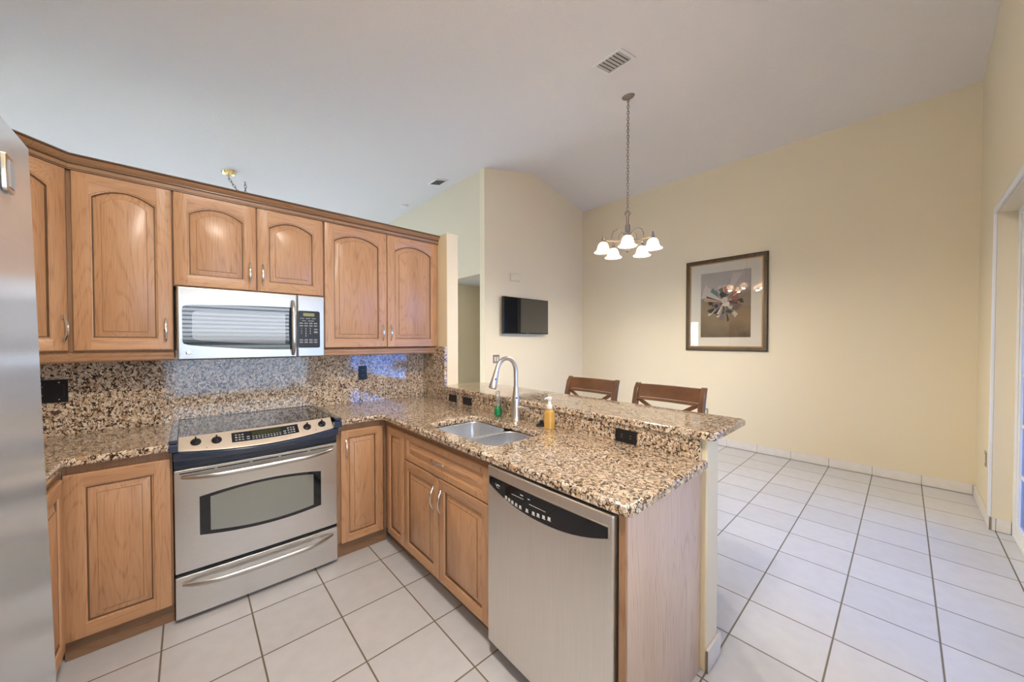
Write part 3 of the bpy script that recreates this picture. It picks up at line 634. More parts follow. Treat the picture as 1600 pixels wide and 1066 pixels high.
# slightly bowed oven door
def bowed(m, x0, x1, z0, z1, yb, yf, bulge, mi=0, n=12):
    L = []
    for i in range(n+1):
        x = x0+(x1-x0)*i/n; s_ = 1-((2*i/n-1))**2; y = yf-bulge*s_
        L.append([(x, yb, z0), (x, y, z0), (x, y, z1), (x, yb, z1)])
    m.loops(L, True, True, True, mi)
bowed(m, .0005, .7565, .254, .772, -.580, -.610, .006)
od = m.build('oven_door', STEELV, t, bevel=.003)
def lens_poly(x0, x1, za0, za1, zb0, zb1, bul, n=12, r=.006):
    # top edge left za1 right zb1, bottom left za0 right zb0
    top = [(x0+(x1-x0)*i/n, za1+(zb1-za1)*i/n+bul*(1-(2*i/n-1)**2)) for i in range(n+1)]
    bot = [(x1+(x0-x1)*i/n, zb0+(za0-zb0)*i/n-bul*(1-(2*i/n-1)**2)) for i in range(n+1)]
    return bot+top
def ybow(x): s_ = 1-((x-.0005)/.756*2-1)**2; return -.610-.006*s_
def strip(m, A, B, fn, d0, d1):
    # thin plate following a bowed face: cross-section quads between two matching edges
    L = [[fn(a[0], a[1], d0), fn(a[0], a[1], d1), fn(b[0], b[1], d1), fn(b[0], b[1], d0)] for a, b in zip(A, B)]
    return m.loops(L, True, True, True)
def facepoly(m, poly, y0, y1, mi=0, fn=ybow):
    n = len(poly)//2; strip(m, [(u, v) for u, v in poly[:n]][::-1], poly[n:], lambda u, v, d: (u, fn(u)-d, v), -y0, y1)
m = MB(); facepoly(m, lens_poly(.095, .662, .425, .622, .405, .615, .026), .001, .0025); wf = m.build('window_trim', BLKG, od)
m = MB(); facepoly(m, lens_poly(.138, .620, .437, .612, .420, .606, .022), -.0026, .0034); m.build('window', GLASSD, wf)
m = MB()
for a, b in ((.02, .155), (.168, .305), (.318, .440), (.453, .59), (.603, .735)): m.box(a, b, -.6175, -.605, .752, .757)
m.v = [(x, y+(ybow(x)+.6165) if y < -.61 else y, z) for x, y, z in m.v]
m.build('vent_slots', SHADOW, od)
def barhandle(par, z, zc):
    m = MB(); pts = []; rr = []
    for i in range(21):
        s_ = i/20; x = .028+.70*s_; q = 1-(2*s_-1)**2
        pts.append((x, -.622-.046*min(1, q*1.6)**.8, z+zc*q)); rr.append((.006+.009*q**.5, .004+.006*q**.5))
    m.tube(pts, rr, 12, flat_=(0, 0, 1))
    return m.build('handle', STEEL, par)
barhandle(od, .737, -.006)
m = MB(); bowed(m, .0005, .7565, .024, .234, -.580, -.610, .006); dr = m.build('storage_drawer', STEELV, t, bevel=.003)
barhandle(dr, .198, -.012)
# black bands above the door, blue of the sky's reflection put into their colour
m = MB(); bowed(m, .0005, .7565, .790, .8245, -.575, -.606, .010); m.build('lower_band', BLKSKY, t, bevel=.003)
m = MB(); L = []
for i in range(17):
    s_ = i/16; q = 1-(2*s_-1)**2; x = -.001+.759*s_; yf = -.640-.042*q; zb = .825-.006*q; zt = .8735-.022*q
    L.append([(x, -.575, zb), (x, yf+.012, zb), (x, yf, zb+.012), (x, yf-.004, zt-.004), (x, yf, zt), (x, -.575, zt+.005)])
m.loops(L, True, True, True); m.build('upper_band', BLKSKY, t, bevel=.002)
# sloped control panel
def ctl(s_, v):    # s 0..1 across, v 0 bottom .. 1 top
    q = 1-(2*s_-1)**2; x = .018+(.728-.018)*s_
    yb_, zb_ = -.646-.040*q, .8775-.022*q; yt_, zt_ = -.572-.012*q, .9315
    return Vector((x, yb_+(yt_-yb_)*v, zb_+(zt_-zb_)*v))
m = MB(); n = 20
top = [ctl(i/n, 1) for i in range(n+1)]; bot = [ctl(i/n, 0) for i in range(n+1)]
L = [[b, b+(tp-b)*.04+Vector((0, 0, .003)), b+(tp-b)*.96+Vector((0, 0, .003)), tp, Vector((tp.x, tp.y, .905)), Vector((b.x, b.y+.02, .860))] for b, tp in zip(bot, top)]
m.loops(L, True, True, True); cp = m.build('control_panel', PANELT, t, bevel=.001)
nrm = lambda s_: ((ctl(s_+.01, .5)-ctl(s_-.01, .5)).cross(ctl(s_, .9)-ctl(s_, .1))).normalized()
def on(s_, v, h=0.): return ctl(s_, v)+nrm(s_)*(h+.0026)
def patch(s0, s1, v0, v1, h0, h1, mi=0, mm=None, r=True):
    mm = mm or MB(); nn = 8; L = []
    for k in range(2):
        h = (h0, h1)[k]; row = []
        for i in range(nn+1): row.append(on(s0+(s1-s0)*i/nn, v0, h))
        for i in range(nn+1): row.append(on(s1+(s0-s1)*i/nn, v1, h))
        L.append(row)
    mm.loops(L, True, True, True, mi); return mm
dp = patch(.295, .735, .30, .84, -.0015, .0008).build('display_panel', BLKG, cp)
patch(.42, .61, .56, .78, -.001, .0012).build('clock_display', LCDD, dp)
mk = MB()
for s0 in (.315, .655):
    for i in range(3):
        for j in range(3): patch(s0+i*.020, s0+i*.020+.013, .37+j*.14, .37+j*.14+.07, .0005, .0013, mm=mk)
for i in range(10): patch(.42+i*.0195, .42+i*.0195+.012, .47, .52, .0005, .0013, mm=mk); patch(.42+i*.0195, .42+i*.0195+.012, .36, .42, .0005, .0013, mm=mk)
for s0 in (.385, .625): patch(s0, s0+.02, .37, .44, .0005, .0013, mm=mk); patch(s0, s0+.02, .5, .56, .0005, .0013, mm=mk)
mk.build('button_marks', GREYMK, dp)
for s_ in (.093, .208, .800, .916):
    c = on(s_, .52, 0); nn = nrm(s_); m = MB()
    m.lathe([(.021, -.001), (.0215, .004), (.0195, .009), (.017, .011), (.004, .012)], c, 24, axis=nn, cap0=True, cap1=True)
    k = m.build('knob', BLK, cp)
    m = MB(); upv = (ctl(s_, 1)-ctl(s_, 0)).normalized(); sv = upv.cross(nn)
    P = [c+upv*a+sv*b_+nn*h for a, b_, h in ((-.019, -.004, .010), (-.019, .004, .010), (.020, .004, .010), (.020, -.004, .010), (-.016, -.003, .022), (-.016, .003, .022), (.019, .003, .024), (.019, -.003, .024))]
    m.add(P, [(0,3,2,1),(4,5,6,7),(0,1,5,4),(1,2,6,5),(2,3,7,6),(3,0,4,7)]); m.build('grip', BLK, k, bevel=.001)
for s_, v in ((.150, .14), (.862, .22)):
    m = MB(); m.lathe([(.0025, -.001), (.0025, .001)], on(s_, v, 0), 8, axis=nrm(s_), cap0=True, cap1=True); m.build('indicator_light', SHADOW, cp)
# cooktop glass + side caps
m = MB(); m.box(.016, .742, -.5715, -.035, .9215, .9305); ck = m.build('cooktop', BLKG, t, bevel=.002)
for cx_, cy_, r_ in ((.20, -.43, .095), (.56, -.42, .11), (.21, -.17, .075), (.55, -.17, .09)):
    m = MB(); m.lathe([(r_, .0001), (r_, .0004), (r_-.002, .0004), (r_-.002, .0001)], (cx_, cy_, .9305), 40); m.build('burner_ring', GREYMK, ck)
m = MB()
for x0, x1 in ((-.016, .0155), (.7425, .776)): m.box(x0, x1, -.645, -.035, .9148, .9335)
m.box(.0155, .7425, -.034, -.0212, .9148, .9335)
m.box(-.0155, .0175, -.662, -.627, .8765, .9147) ; m.box(.729, .7755, -.662, -.63, .8765, .9147)
m.build('cooktop_trim', BLKSKY, t, bevel=.004)
for x, y in ((.04, -.55), (.715, -.55), (.04, -.08), (.715, -.08)):
    m = MB(); m.lathe([(.022, .0005), (.022, .012), (.010, .014), (.010, .0545)], (x, y, 0), 14, cap0=True, cap1=True); m.build('foot', BLK, t)

# ------------------------------------------------------------ microwave
STEELM = steel('stainless_microwave', (.50, .50, .49), .30, 0)
t = thing('microwave', 'stainless over-the-range microwave mounted under the short wall cabinet', 'microwave', (.393, -.15, 1.31))
m = MB(); m.box(.014, .773, -.268, -.0205, 1.312, 1.728); m.build('body', STEEL, t, bevel=.003)
yf = -.301
m = MB(); m.box(.013, .6045, -.2685, yf, 1.309, 1.7285); dr = m.build('door', STEELM, t, bevel=.010, seg=4)
wp = []
def mwin(x0, x1, zl0, zl1, zr0, zr1, r=.018):
    n = 12; top = []; bot = []
    for i in range(n+1):
        s_ = i/n; e = math.sin(s_*math.pi/2)**.9; top.append((x0+(x1-x0)*s_, zl1+(zr1-zl1)*e)); bot.append((x0+(x1-x0)*s_, zl0+(zr0-zl0)*e))
    cor = lambda p, q, c: [(p[0]+(c[0]-p[0])*k+(q[0]-c[0])*k*0, 0) for k in ()]
    top[0] = (x0+r, top[0][1]); bot[0] = (x0+r, bot[0][1])
    top = [(x0, zl1-r), (x0+r*.3, zl1-r*.3)]+top; bot = [(x0, zl0+r), (x0+r*.3, zl0+r*.3)]+bot
    return bot+top[::-1]
m = MB(); m.loops([[(u, y, v) for u, v in mwin(.036, .572, 1.398, 1.622, 1.362, 1.640)] for y in (yf+.002, yf-.0015)], True, True, True); wt = m.build('window', MWGL, dr)
m = MB(); m.loops([[(u, y, v) for u, v in mwin(.078, .535, 1.425, 1.590, 1.400, 1.596)] for y in (yf-.0015, yf-.0022)], True, True, True); m.build('window_screen', flat('perforated_window_screen', (.16, .18, .21), .05, ior=1.9), wt)
m = MB(); pts = []; rr = []
for i in range(17):
    s_ = i/16; q = 1-(2*s_-1)**2; pts.append((.578, yf-.006-.038*min(1, q*1.5)**.8, 1.328+.356*s_)); rr.append((.008+.0065*q, .006+.003*q))
m.tube(pts, rr, 12, flat_=(1, 0, 0)); m.build('handle', STEEL, dr)
m = MB(); m.lathe([(.0115, 0), (.0115, .002), (.009, .003), (.004, .0025)], (.061, yf-.0002, 1.352), 24, axis=NY, cap0=True, cap1=True); m.build('badge', CHROME, dr)
m = MB(); m.box(.6055, .7735, -.2685, yf, 1.309, 1.7285); pn = m.build('control_side', STEELM, t, bevel=.010, seg=4)
m = MB(); m.prism(rrect(.6085, .742, 1.372, 1.622, .012, 4), yf+.002, yf-.0015, lambda u, v, a: (u, a, v)); kp = m.build('keypad', BLK, pn)
m = MB(); m.box(.640, .708, yf-.001, yf-.0022, 1.586, 1.607); m.build('display', LCD, kp)
m = MB(); yk0, yk1 = yf-.001, yf-.0021
for z, xs in ((1.568, ((.622, .645), (.655, .682), (.692, .716))), (1.552, ((.632, .656), (.668, .705)))):
    for a, b in xs: m.box(a, b, yk0, yk1, z, z+.005)
for z in (1.534, 1.517):
    for i in range(4): m.box(.617+i*.029, .638+i*.029, yk0, yk1, z, z+.008)
for z, h in ((1.494, .008), (1.472, .013)): m.box(.705, .727, yk0, yk1, z, z+h)
m.build('keypad_print', GREYMK, kp); m = MB()
for z in (1.433, 1.417):
    for i in range(4): m.box(.617+i*.029, .638+i*.029, yk0, yk1, z-.012, z-.003)
m.build('keypad_print', GREYMK, kp)
for k, ch in enumerate('1234567890'):
    x = .629+(k % 3)*.0265 if k < 9 else .6555; z = 1.502-(k//3)*.0165
    textmesh(ch, .013, lambda a, b, c, x=x, z=z: (x+a, yf-.0019-c, z+b), 'digit', WHITEMK, kp)

# ------------------------------------------------------------ dishwasher
t = thing('dishwasher', 'stainless dishwasher with black control strip at the end of the peninsula', 'dishwasher', (1.3, -2.09, 0))
DY0, DY1 = -2.405, -1.772; XD = 1.052
m = MB(); m.box(1.10, 1.63, DY0+.002, DY1-.004, .03, .8745); m.build('body', SHADOW, t)
m = MB(); L = []
for i in range(13):
    s_ = i/12; y = DY0+(DY1-DY0)*s_; q = 1-(2*s_-1)**2; L.append([(1.099, y, .075), (XD-.006*q, y, .075), (XD-.006*q, y, .866), (1.099, y, .866)])
m.loops(L, True, True, True); dd = m.build('door', STEELY, t, bevel=.007, seg=4)
def xd(y): q = 1-(2*(y-DY0)/(DY1-DY0)-1)**2; return XD-.006*q
def dlens(ins, n=18, top=.823, end=.788, mid=.733):
    ya, yb_ = DY1-.018-ins, DY0+.018+ins
    T = [(ya+(yb_-ya)*i/n, top-ins) for i in range(n+1)]
    B = [(yb_+(ya-yb_)*i/n, (end-(end-mid)*(1-abs(2*i/n-1)**2.2))+ins) for i in range(n+1)]
    return T, B[::-1]
m = MB(); strip(m, *dlens(-.004), lambda u, v, d: (xd(u)-d, u, v), -.001, .002); m.build('strip_rim', STEELV, dd)
m = MB(); strip(m, *dlens(0), lambda u, v, d: (xd(u)-d, u, v), .0015, .0032); st = m.build('control_strip', BLKG, dd)
m = MB()
def dmark(y, z, w_, h): m.box(xd(y)-.0030, xd(y)-.0040, y-w_/2, y+w_/2, z-h/2, z+h/2)
for k, y in enumerate((-1.905, -1.925, -1.945, -1.968, -1.992, -2.03, -2.065, -2.09, -2.118, -2.145)): dmark(y, .765-.0105*math.sin(k/9*3.1), .012, .009); dmark(y, .7575-.0105*math.sin(k/9*3.1), .016, .003)
dmark(-1.975, .790, .070, .0015); dmark(-2.085, .782, .085, .0015); dmark(-2.0, .803, .016, .003); dmark(-2.04, .800, .012, .003)
m.build('button_marks', WHITEMK, st)
m = MB()   # looping script mark
pts = [(xd(-1.845)-.0036, -1.838-.026*i/24+.004*math.sin(i*.9), .797+.006*math.sin(i*1.25)*(1-.02*i)) for i in range(25)]; m.tube(pts, .0007, 5); m.tube([(xd(-1.85)-.0036, -1.842-.02*i/10, .788-.002*math.sin(i*.31)) for i in range(11)], .0006, 5); m.build('script_mark', WHITEMK, st)
m = MB(); m.box(1.13, 1.14, DY0+.002, DY1-.004, .001, .0695); m.build('toe_kick', BLK, t)

# ------------------------------------------------------------ refrigerator (leans back a little)
t = thing('refrigerator', 'tall stainless refrigerator cut off by the left edge of the picture', 'refrigerator', (-.55, -2.5, 0))
m = MB(); m.box(-.93, -.20, -2.94, -2.035, .03, 1.70); m.build('body', flat('fridge_side_grey', (.10, .10, .105), .5), t, bevel=.004)
FX = -.100
def fdoor(y0, y1, z0=.10, z1=1.726):
    m = MB(); L = []
    for i in range(9):
        s_ = i/8; y = y0+(y1-y0)*s_; L.append([(-.199, y, z0), (FX, y, z0), (FX, y, z1), (-.199, y, z1)])
    m.loops(L, True, True, True); return m.build('door', FRIDGE, t, bevel=.006, seg=4)
da = fdoor(-2.617, -2.030); db = fdoor(-2.94, -2.623)
m = MB(); m.box(-.19, -.13, -2.93, -2.04, .012, .095); m.build('grille', BLK, t)
for y in (-2.59, -2.65):
    m = MB(); m.tube([(FX-.002, y, .75), (FX+.03, y, .76), (FX+.034, y, .80), (FX+.034, y, 1.35), (FX+.03, y, 1.39), (FX-.002, y, 1.40)], .011, 10); m.build('handle', STEEL, da if y > -2.6 else db)
m = MB(); m.prism(rrect(-2.170, -2.138, 1.615, 1.668, .004, 3), FX+.0005, FX+.006, lambda u, v, a: (a, u, v)); bdg = m.build('badge', CHROME, da, bevel=.0015); 
m = MB(); m.box(FX+.0055, FX+.007, -2.160, -2.142, 1.622, 1.660); m.build('badge_inlay', GREYMK, bdg)
for x, y in ((-.85, -2.9), (-.85, -2.1), (-.25, -2.9), (-.25, -2.1)):
    m = MB(); m.lathe([(.02, .001), (.02, .0295)], (x, y, 0), 12, cap0=True, cap1=True); m.build('foot', BLK, t)
t.rotation_euler = (0, R_(-1.1), 0); t.location.z = .0075

# ------------------------------------------------------------ outlets and switches
def plate_geo(name, label, cat, c, u, n, w_, h_, kind, mp=BLK, mk_=SHADOW, group=None):
    c, u, n = Vector(c), Vector(u), Vector(n); v = Vector((0, 0, 1)); t = thing(name, label, cat, tuple(c), group)
    def bx(a0, a1, b0, b1, d0, d1, nm, mt, par=t, bev=.0008):
        m = MB(); m.prism([(a0, b0), (a1, b0), (a1, b1), (a0, b1)], d0, d1, lambda a, b, d: tuple(c+u*a+v*b+n*d)); return m.build(nm, mt, par, bevel=bev)
    bx(-w_/2, w_/2, -h_/2, h_/2, .0008, .0055, 'plate', mp)
    def sock(a, b, hor):
        ww, hh = (.026, .034) if not hor else (.034, .026)
        s = bx(a-ww/2, a+ww/2, b-hh/2, b+hh/2, .0055, .0070, 'socket', mp)
        m = MB()
        for k in (-1, 1):
            (a0, b0) = (a+k*.006, b+.003) if not hor else (a+.003, b+k*.006)
            ex = (.001, .004) if not hor else (.004, .001)
            m.prism([(a0-ex[0], b0-ex[1]), (a0+ex[0], b0-ex[1]), (a0+ex[0], b0+ex[1]), (a0-ex[0], b0+ex[1])], .0069, .0073, lambda p, q, d: tuple(c+u*p+v*q+n*d))
        m.build('slots', mk_, s)
    if kind == 'duplex_v': sock(0, .022, False); sock(0, -.022, False)
    if kind == 'duplex_h': sock(-.024, 0, True); sock(.024, 0, True)
    if kind == 'gfi_switch':
        sock(-w_/4, .022, False); sock(-w_/4, -.022, False); r = bx(w_/4-.017, w_/4+.017, -.033, .033, .0055, .0085, 'rocker', mp)
        for a in (-w_/4, w_/4):
            for b in (-.045, .045): m = MB(); m.lathe([(.003, 0), (.003, .001)], tuple(c+u*a+v*b+n*.0055), 8, axis=tuple(n), cap0=True, cap1=True); m.build('screw', NICK, t)
    if kind == 'rockers':
        for a in (-.023, .023): bx(a-.015, a+.015, -.032, .032, .0055, .009, 'rocker', ALM)
    if kind == 'white_duplex': bx(-.017, .017, -.034, .034, .0055, .008, 'socket', ALM)
    return t
plate_geo('wall_outlet', 'black double-gang outlet and switch on the backsplash beside the refrigerator', 'outlet', (-.482, -.020, 1.154), X_, NY, .122, .122, 'gfi_switch', mk_=GREYMK)
plate_geo('wall_outlet', 'small black upright outlet on the backsplash right of the microwave', 'outlet', (1.132, -.020, 1.155), X_, NY, .068, .115, 'duplex_v', mk_=GREYMK)
plate_geo('wall_outlet', 'black outlet lying sideways on the granite riser, nearest the back wall', 'outlet', (1.665, -.558, .952), NY, NX, .112, .058, 'plain')
plate_geo('wall_outlet', 'black outlet on the granite riser just left of the faucet, second from the back wall', 'outlet', (1.665, -.759, .952), NY, NX, .112, .058, 'plain')
plate_geo('wall_outlet', 'black sideways outlet on the granite riser near the open end of the peninsula', 'outlet', (1.665, -2.099, .948), NY, NX, .114, .064, 'duplex_h', mk_=GREYMK)
plate_geo('light_switch', 'double rocker light switch with metal plate under the television', 'switch', (3.362, YTV, 1.157), X_, NY, .118, .118, 'rockers', PLATE)
plate_geo('wall_outlet', 'metal-plated outlet low on the picture wall, just right of the nearer bar stool', 'outlet', (XF, -1.17, .42), NY, NX, .075, .118, 'white_duplex', PLATE)
plate_geo('wall_outlet', 'outlet low on the wall beside the sliding glass door', 'outlet', (4.82, YR, .47), NX, Y_, .075, .118, 'white_duplex', PLATE)
t = thing('door_chime', 'small cream box mounted on the wall above the television', 'wall box', (3.727, YTV, 2.37))
m = MB(); m.box(3.635, 3.819, YTV-.035, YTV-.0005, 2.315, 2.425); m.build('cover', WALL_LIT, t, bevel=.006)
m = MB(); m.box(3.665, 3.79, YTV-.038, YTV-.034, 2.33, 2.41); m.build('grille', WALL_LIT, t, bevel=.002)

# ------------------------------------------------------------ television
t = thing('television', 'flat black television mounted on the cream wall beyond the bar', 'television', (4.0, YTV, 1.8))
m = MB(); m.box(3.420, 4.371, YTV-.10, YTV-.055, 1.522, 2.060); m.build('cabinet', BLK, t, bevel=.004)
m = MB(); m.box(3.430, 4.361, YTV-.1012, YTV-.0995, 1.538, 2.050); m.build('screen', SCREEN, t)
m = MB(); m.box(3.75, 4.05, YTV-.055, YTV-.0005, 1.65, 1.95); m.build('wall_mount', BLK, t)
m = MB(); m.box(3.87, 3.93, YTV-.1016, YTV-.1, 1.529, 1.535); m.build('logo_mark', GREYMK, t)

# ------------------------------------------------------------ framed picture
t = thing('framed_picture', 'large framed abstract print of brown and grey shards on the cream wall', 'picture', (XF, -1.398, 1.9))
PY0, PY1, PZ0, PZ1 = -1.884, -.912, 1.282, 2.530
m = MB()
prof = [(0, .0), (0, .024), (.012, .030), (.040, .024), (.050, .020), (.050, .0)]
def frame_sweep(m, prof, i0, mi):
    cs = [(PY0, PZ0), (PY1, PZ0), (PY1, PZ1), (PY0, PZ1)]; sg = [(1, 1), (-1, 1), (-1, -1), (1, -1)]; L = []
    for (y, z), (a, b) in zip(cs+cs[:1], sg+sg[:1]): L.append([(XF-.001-d, y+a*(i0+o), z+b*(i0+o)) for o, d in prof])
    m.loops(L, True, False, False, mi)
frame_sweep(m, prof, 0, 0); m.build('frame', FRAMEM, t)
m = MB(); frame_sweep(m, [(.0501, .012), (.0501, .022), (.056, .024), (.064, .018), (.064, .012)], 0, 0); m.build('inner_frame', FRAMEG, t)
xm = XF-.012
m = MB(); m.box(XF-.0015, xm, PY0+.05, PY1-.05, PZ0+.05, PZ1-.05); m.build('mat_board', MATB, t)
AY0, AY1, AZ0, AZ1 = -1.700, -1.105, 1.465, 2.345
cols = [srgb(*c) for c in ((136, 122, 106), (176, 166, 160), (96, 76, 56), (214, 206, 198), (54, 42, 34), (150, 82, 58), (120, 100, 116), (88, 118, 112), (178, 150, 112), (30, 26, 26), (196, 184, 178), (110, 92, 66))]
bgm, bt, bb = nodes('print_background')
g_ = N(bt, 'ShaderNodeNewGeometry'); s_ = N(bt, 'ShaderNodeSeparateXYZ'); bt.links.new(g_.outputs['Position'], s_.inputs[0])
nn_ = N(bt, 'ShaderNodeTexNoise', Scale=5.0, Detail=4.0); bt.links.new(g_.outputs['Position'], nn_.inputs['Vector'])
ma = N(bt, 'ShaderNodeMath', operation='MULTIPLY_ADD'); bt.links.new(nn_.outputs['Fac'], ma.inputs[0]); ma.inputs[1].default_value = .35; bt.links.new(s_.outputs['Z'], ma.inputs[2])
mr = N(bt, 'ShaderNodeMapRange'); bt.links.new(ma.outputs[0], mr.inputs[0]); mr.inputs[1].default_value = 1.6; mr.inputs[2].default_value = 2.55
rp = ramp(bt, mr.outputs[0], [(0, srgb(84, 68, 50)), (.35, srgb(140, 120, 92)), (.62, srgb(134, 118, 104)), (.75, srgb(168, 160, 156)), (1, srgb(178, 174, 170))]); bt.links.new(rp.outputs[0], bb.inputs['Base Color']); bb.inputs['Roughness'].default_value = .7
m = MB(); mats = [bgm]+[flat('print_ink_%d' % i, c, .7) for i, c in enumerate(cols)]
m.box(xm-.0001, xm-.001, AY0, AY1, AZ0, AZ1, 0)
cy, cz = -1.40, 1.93; rng = random.Random(3)
def shard(a, r0, r1, wd, ci, lay):
    d = Vector((math.cos(a), math.sin(a))); p = Vector((-d.y, d.x)); x0 = xm-.001-.00008*lay
    q = [Vector((cy, cz))+d*r0, Vector((cy, cz))+d*r1+p*wd, Vector((cy, cz))+d*(r1*.93)-p*wd]
    q = [(min(max(v.x, AY0+.004), AY1-.004), min(max(v.y, AZ0+.004), AZ1-.004)) for v in q]
    m.add([(x0, y, z) for y, z in q], [(0, 1, 2)], ci)
def blob(dy, dz, ry, rz, ci, lay, n=7, rot=0):
    x0 = xm-.001-.00008*lay
    m.add([(x0, cy+dy+ry*math.cos(rot+6.283*i/n)*(1+.2*math.sin(i*2.3)), cz+dz+rz*math.sin(rot+6.283*i/n)*(1+.15*math.cos(i*1.7))) for i in range(n)], [tuple(range(n))], ci)
for a, r1, wd, ci in ((2.3, .48, .07, 2), (1.95, .42, .05, 11), (1.0, .46, .08, 2), (.55, .34, .10, 11)): shard(a, .02, r1, wd, ci, 1)
lay = 2
for k in range(46):
    a = k/46*6.283+rng.uniform(-.1, .1); r1 = rng.uniform(.12, .27); shard(a, rng.uniform(.0, .08), r1, rng.uniform(.008, .032), rng.choice([1, 3, 4, 5, 6, 7, 8, 9, 10, 11, 12, 4, 10, 2]), lay+k % 9)
for dy, dz, ry, rz, ci in ((-.02, .10, .05, .055, 9), (-.02, .10, .042, .047, 10), (.02, -.02, .05, .03, 4), (.05, -.12, .06, .04, 8), (.05, -.12, .035, .025, 5), (-.10, -.04, .05, .05, 7), (-.10, -.04, .025, .03, 10), (.12, .05, .05, .035, 6), (.13, -.08, .05, .03, 12), (0, .03, .04, .05, 11)):
    lay += 1; blob(-dy, dz, ry, rz, ci, 10+lay, rot=lay)
for k in range(4): m.box(xm-.0031, xm-.0035, cy+.02-.012*k-.004, cy+.02-.012*k, cz+.07, cz+.13, 10)
m.build('print', mats, t)
m = MB(); m.box(XF-.0165, XF-.0175, PY0+.064, PY1-.064, PZ0+.064, PZ1-.064); m.build('glass', PGLASS, t)

# ------------------------------------------------------------ bar stools
def make_stool(x, y):
    t = thing('bar_stool', 'dark walnut bar stool with solid curved back rail, at the bar nearer the television wall', 'bar stool', (x, y, 0), 'walnut bar stools at the raised bar')
    hw = .215
    m = MB()
    for (z, ins) in ((0, 0),): pass
    sp_ = [(-.205, -.20), (-.225, .19), (.225, .19), (.205, -.20)]   # (y, x) shape, back is +x
    def ring(z, sc): return [(x+b*sc, y+a*sc, z) for a, b in [(-.21, -.20), (-.19, -.215), (.19, -.215), (.21, -.20), (.225, .17), (.21, .19), (-.21, .19), (-.225, .17)]]
    m.loops([ring(.690, .96), ring(.695, 1), ring(.715, 1), ring(.724, .97), ring(.727, .9)], True, True, True); m.build('seat', WALN, t)
    for s in (-1, 1):
        m = MB(); m.tube([(x-.18, y+s*.185, .6895), (x-.19, y+s*.195, .35), (x-.20, y+s*.205, .002)], [.021, .018, .014], 4, flat_=(1, 1, 0)); m.build('leg', WALN, t)
        # rear leg continues into the back post with a rolled-back top
        m = MB(); P = [(.20, .002), (.175, .35), (.165, .68), (.185, .85), (.215, 1.0), (.240, 1.09), (.262, 1.128)]
        L = []
        for k, (dx, z) in enumerate(P):
            wd = .017; th = (.018, .020, .022, .022, .020, .018, .010)[k]
            L.append([(x+dx-th, y+s*hw-wd, z), (x+dx+th, y+s*hw-wd, z), (x+dx+th, y+s*hw+wd, z), (x+dx-th, y+s*hw+wd, z)])
        m.loops(L, True, True, True); m.build('back_post', WALN, t, bevel=.005)
    def panel(nm, z0, z1, dx0, dx1, th=.010, par=t):
        m = MB(); L = []
        for i in range(11):
            a = -1+2*i/10; bow = .022*(1-a*a); yy = y+a*(hw-.0175)
            pts = []
            for k in range(5):
                z = z0+(z1-z0)*k/4; dx = dx0+(dx1-dx0)*k/4; pts.append((x+dx+bow-th, yy, z))
            for k in range(5):
                z = z1-(z1-z0)*k/4; dx = dx1-(dx1-dx0)*k/4; pts.append((x+dx+bow+th, yy, z))
            L.append(pts)
        m.loops(L, True, True, True); return m.build(nm, WALN, t, bevel=.003)
    panel('back_rail', 1.036, 1.122, .220, .250); panel('lower_back_rail', 1.016, 1.032, .213, .219, .013)
    panel('bottom_back_rail', .755, .785, .170, .176, .012)
    for k, s in enumerate((-1, 1)):
        m = MB(); dx = .004*s
        L = []
        for i in range(7):
            a = i/6; yy = y+s*(-(hw-.03)+2*(hw-.03)*a); z = .786+.229*a; xx = x+.182+.034*a+.018*(1-(2*a-1)**2)+dx
            L.append([(xx-.006, yy-s*.024, z), (xx+.006, yy-s*.024, z), (xx+.006, yy+s*.024, z), (xx-.006, yy+s*.024, z)])
        m.loops(L, True, True, True); m.build('cross_slat', WALN, t, bevel=.002)
    for (a, b) in (((-.185, -.19), (-.185, .19)), ((.185, -.20), (.185, .20))):
        m = MB(); m.tube([(x+a[0], y+a[1], .28), (x+b[0], y+b[1], .28)], .011, 8); m.build('stretcher', WALN, t)
    for s in (-1, 1):
        m = MB(); m.tube([(x-.185, y+s*.195, .22), (x+.18, y+s*.21, .22)], .011, 8); m.build('stretcher', WALN, t)
    return t
st1 = make_stool(2.17, -1.378)
st2 = copy_tree(st1); st2.location = (2.17, -1.975, 0); st2['label'] = 'dark walnut bar stool with solid curved back rail, nearer the open end of the bar'

